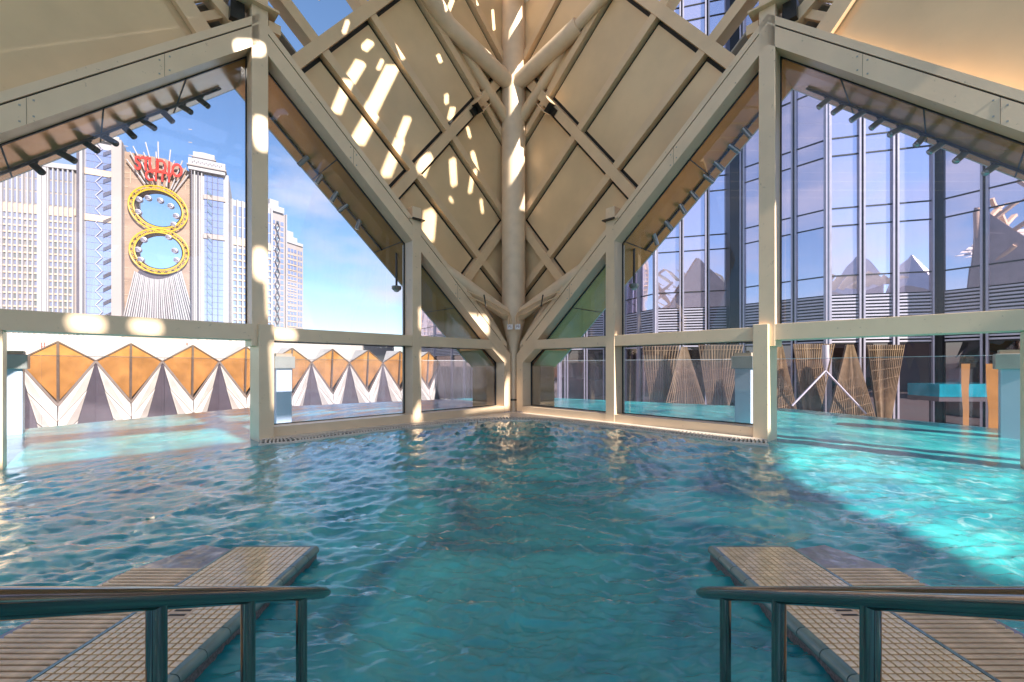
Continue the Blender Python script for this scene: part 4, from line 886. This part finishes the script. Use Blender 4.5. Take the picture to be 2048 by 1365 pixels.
for px, Y, wpx, lab in ((1985, 15.5, 18, 'orange faceted stone leg nearest the right edge'), (1930, 16.5, 10, 'slim orange faceted leg beside the small teal pool')):
    b_ = P3(px, 835, Y); tt = P3(px - 8, 728, Y); ww = wpx / F * Y
    T = thing('stone_leg', lab, 'pillar', (b_.x, b_.y, -2.6), 'faceted stone legs at the tower foot'); mb_ = MB()
    secs = [(-2.6, .6, 0), (b_.z + .3, .7, .02), ((b_.z + tt.z) / 2, .8, -.02), (tt.z, 1.0, 0)]; vv = []
    for z, sc, sh in secs: vv += [Vector((b_.x + sh + ww * sc * a, b_.y + ww * sc * b * .8, z)) for a, b in ((-1, -.3), (.2, -1), (1, 0), (.1, 1))]
    mb_.add(vv, [(0, 1, 2, 3), (12, 13, 14, 15)] + [(4 * k + i, 4 * k + (i + 1) % 4, 4 * k + 4 + (i + 1) % 4, 4 * k + 4 + i) for k in range(3) for i in range(4)]); mb_.build('body', M['niche'] if px > 1800 else M['cream'], T)
T = thing('small_pool', 'small raised teal pool tank near the right edge behind the balustrade', 'pool', P3(1935, 800, 18.5)); a = P3(1878, 792, 18.8); b = P3(2020, 792, 18.2)
mb_ = MB(); mb_.prism([a + Vector((0, 0, -.25)), b + Vector((0, 0, -.25)), b + Vector((0, 1.5, -.25)), a + Vector((0, 1.5, -.25))], (0, 0, .2)); mb_.build('tank', M['greyp'], T)
m_teal = mat('teal_water', (.01, .22, .30), .08, 0, .25, 2, .2, 6); mb_ = MB(); mb_.prism([a + Vector((0, -.02, -.05)), b + Vector((0, -.02, -.05)), b + Vector((0, 1.5, -.05)), a + Vector((0, 1.5, -.05))], (0, 0, .55)); mb_.build('water', m_teal, T)
# faceted white roofs standing to the right and behind, seen mirrored in the tower
def peak_roof(cx, cy, r, z0, z1, lab, seed):
    rr = random.Random(seed); T = thing('faceted_roof', lab, 'roof', (cx, cy, -2.6), 'faceted roofs mirrored in the tower')
    n = 6; base = [Vector((cx + r * math.cos(2 * math.pi * i / n + seed), cy + r * .8 * math.sin(2 * math.pi * i / n + seed), z0 + (1.6 if i % 2 else 0))) for i in range(n)]
    top = Vector((cx + rr.uniform(-1, 1), cy + rr.uniform(-1, 1), z1)); low = [Vector((p.x * .7 + cx * .3, p.y * .7 + cy * .3, -2.6)) for p in base]
    for i in range(n):
        j = (i + 1) % n; m2 = base[i].lerp(top, .5)
        for q, mm in (([base[i], base[j], top], 'signw' if i % 2 else 'blue'), ([low[i], low[j], base[j], base[i]], 'lilac' if i % 2 else 'cream')):
            mb_ = MB(); mb_.add(q, [tuple(range(len(q)))]); f_ = mb_.build('facet', M[mm], T); md = f_.modifiers.new('th', 'SOLIDIFY'); md.thickness = .12
for i, (cx, cy, r, z0, z1) in enumerate([(20, -44, 9, 13, 29), (29, -42, 4.5, 14, 22), (37, -41, 4.5, 13, 20.5), (46, -38, 5, 12, 21)]):
    peak_roof(cx, cy, r, z0, z1, ['tall', 'second', 'third', 'outermost'][i] + ' white folded roof peak standing behind the viewpoint', i * 1.3 + .4)

# ------------------------------------------------------------------ foreground: benches, grates, handrails
for s in (-1, 1):
    X = lambda x: s * x
    zt_ = .12; x0, x1 = 1.545, 2.115; yN, yF = 1.35, 3.31
    T = thing('pool_bench', f'{SIDE[s]} raised bench of small beige tiles with blue-green bullnose edge beside the handrail', 'bench', (X(1.8), 2.3, -1.5))
    m_ = MB(); m_.box((min(X(x0 - .03), X(x1 + .03)), yN - .6, -1.5), (max(X(x0 - .03), X(x1 + .03)), yF + .02, zt_ - .012)); m_.build('body', M['stone'], T)
    m_ = MB(); m_.box((min(X(x0), X(x1)), yN - .5, zt_ - .03), (max(X(x0), X(x1)), yF, zt_ - .004)); m_.build('grout_bed', M['grout'], T)
    pt = .0425; nx = int((x1 - x0) / pt); ny = int((yF - yN) / pt)
    tb = MB(); tb.box((-.0172, -.0172, -.006), (.0172, .0172, 0)); tm = []
    for v_ in range(3):
        mt_ = tb.mesh('tile', M['tile'], bevel=.0025); tm.append(mt_)
    st = MB(); cnt = 0
    for j in range(ny):
        for i in range(nx):
            x, y = X(x0 + (i + .5) * (x1 - x0) / nx), yN + (j + .5) * pt
            if 1.92 < x * s < 2.01 and 2.50 < y < 2.78: pass
            if 1.80 < x * s < 1.93 and 2.36 < y < 2.62: continue
            if j >= 2 and cnt < 300:
                o = inst('tile', random.choice(tm), T, (x, y, zt_ + random.uniform(-.0008, .0008))); o.rotation_euler = (random.gauss(0, .006), random.gauss(0, .006), 0); cnt += 1
            else: st.box((x - .0172, y - .0172, zt_ - .006), (x + .0172, y + .0172, zt_ + random.uniform(-.0008, .0008)))
    o = st.build('tile_field', M['tile'], T); o['kind'] = 'stuff'
    # small inlaid drain with five slots
    m_ = MB(); m_.box((min(X(1.80), X(1.93)), 2.36, zt_ - .01), (max(X(1.80), X(1.93)), 2.62, zt_ + .001)); dr = m_.build('drain_plate', M['slat'], T)
    for k in range(5): m_ = MB(); m_.box((min(X(1.82), X(1.91)), 2.39 + k * .045, zt_ + .0012), (max(X(1.82), X(1.91)), 2.405 + k * .045, zt_ + .003)); m_.build('slot', M['black'], dr)
    # bullnose
    k = 0; y = yN - .45
    bn = MB(); prof = [(math.cos(a) * .032, math.sin(a) * .032) for a in [math.pi * q / 10 for q in range(-3, 6)]]
    Lb = .168; pr = [(-.006, .030)] + [(.016 + c_ * .9, sn - .004) for c_, sn in prof[::-1]] + [(.0, -.028)]
    bn.add([Vector((-s * px_, yy, pz)) for yy in (0, Lb) for px_, pz in pr], [tuple(range(len(pr))), tuple(range(2 * len(pr) - 1, len(pr) - 1, -1))] + [(i, (i + 1) % len(pr), len(pr) + (i + 1) % len(pr), len(pr) + i) for i in range(len(pr))])
    bme = bn.mesh('bullnose_tile', M['nose'], smooth=False)
    while y < yF - .1:
        inst('bullnose_tile', bme, T, (X(x0 - .004), y, zt_ - .03)); y += Lb + .006
    m_ = MB(); m_.box((min(X(x0 - .03), X(x1)), yF + .001, zt_ - .06), (max(X(x0 - .03), X(x1)), yF + .025, zt_ - .001)); m_.build('end_edge', M['nose'], T, bevel=.006)
    m_ = MB(); m_.box((min(X(x1 + .002), X(x1 + .022)), yN - .5, zt_ - .05), (max(X(x1 + .002), X(x1 + .022)), yF, zt_ - .001)); m_.build('edge_trim', M['nose'], T)
    # slatted overflow grate beside it
    T = thing('overflow_grate', f'{SIDE[s]} slatted overflow grate next to the tiled bench', 'grate', (X(2.4), 2.2, .05))
    m_ = MB(); m_.box((min(X(2.14), X(2.62)), 1.2, -.1), (max(X(2.14), X(2.62)), 3.0, .04)); m_.build('channel', M['black'], T)
    sb = MB(); sb.box((-.238, -.0135, -.015), (.238, .0135, .015)); sm_ = sb.mesh('slat', M['slat'], bevel=.004)
    y = 1.3
    while y < 2.99: inst('slat', sm_, T, (X(2.38), y, .10)); y += .0405
    # wet ledge round the grate
    m_ = MB()
    m_.prism([(X(2.63), .8, -1.5), (X(2.82), .8, -1.5), (X(2.78), 3.05, -1.5), (X(2.55), 3.55, -1.5), (X(2.12), 3.42, -1.5), (X(2.12), 3.01, -1.5), (X(2.63), 3.01, -1.5)], (0, 0, 1.535))
    o = m_.build('wet_ledge', M['wet']); tag(o, f'{SIDE[s]} dark wet stone ledge awash beyond the slatted grate', 'ledge')
    # handrail
    T = thing('handrail', f'{SIDE[s]} polished steel handrail sloping down into the pool', 'handrail', (X(.85), 1.4, -1))
    zr = lambda y: 1.11 - (y - .71) * .508
    m_ = MB(); ys_ = [-1.2, -.2, .3, .7, 1.1, 1.5, 1.85, 1.93, 1.975, 1.99]; rr = [.026] * 7 + [.0245, .016, .004]
    m_.tube([(X(.85), y, zr(y) if y > .1 else zr(.1)) for y in ys_], rr, 28); m_.build('rail', M['steel'], T, True)
    for y in (.62, 1.03, 1.385, 1.735):
        m_ = MB(); m_.tube([(X(.85), y, -1.4), (X(.85), y, zr(y) - .012)], .021, 24); m_.build('post', M['steel'], T, True)
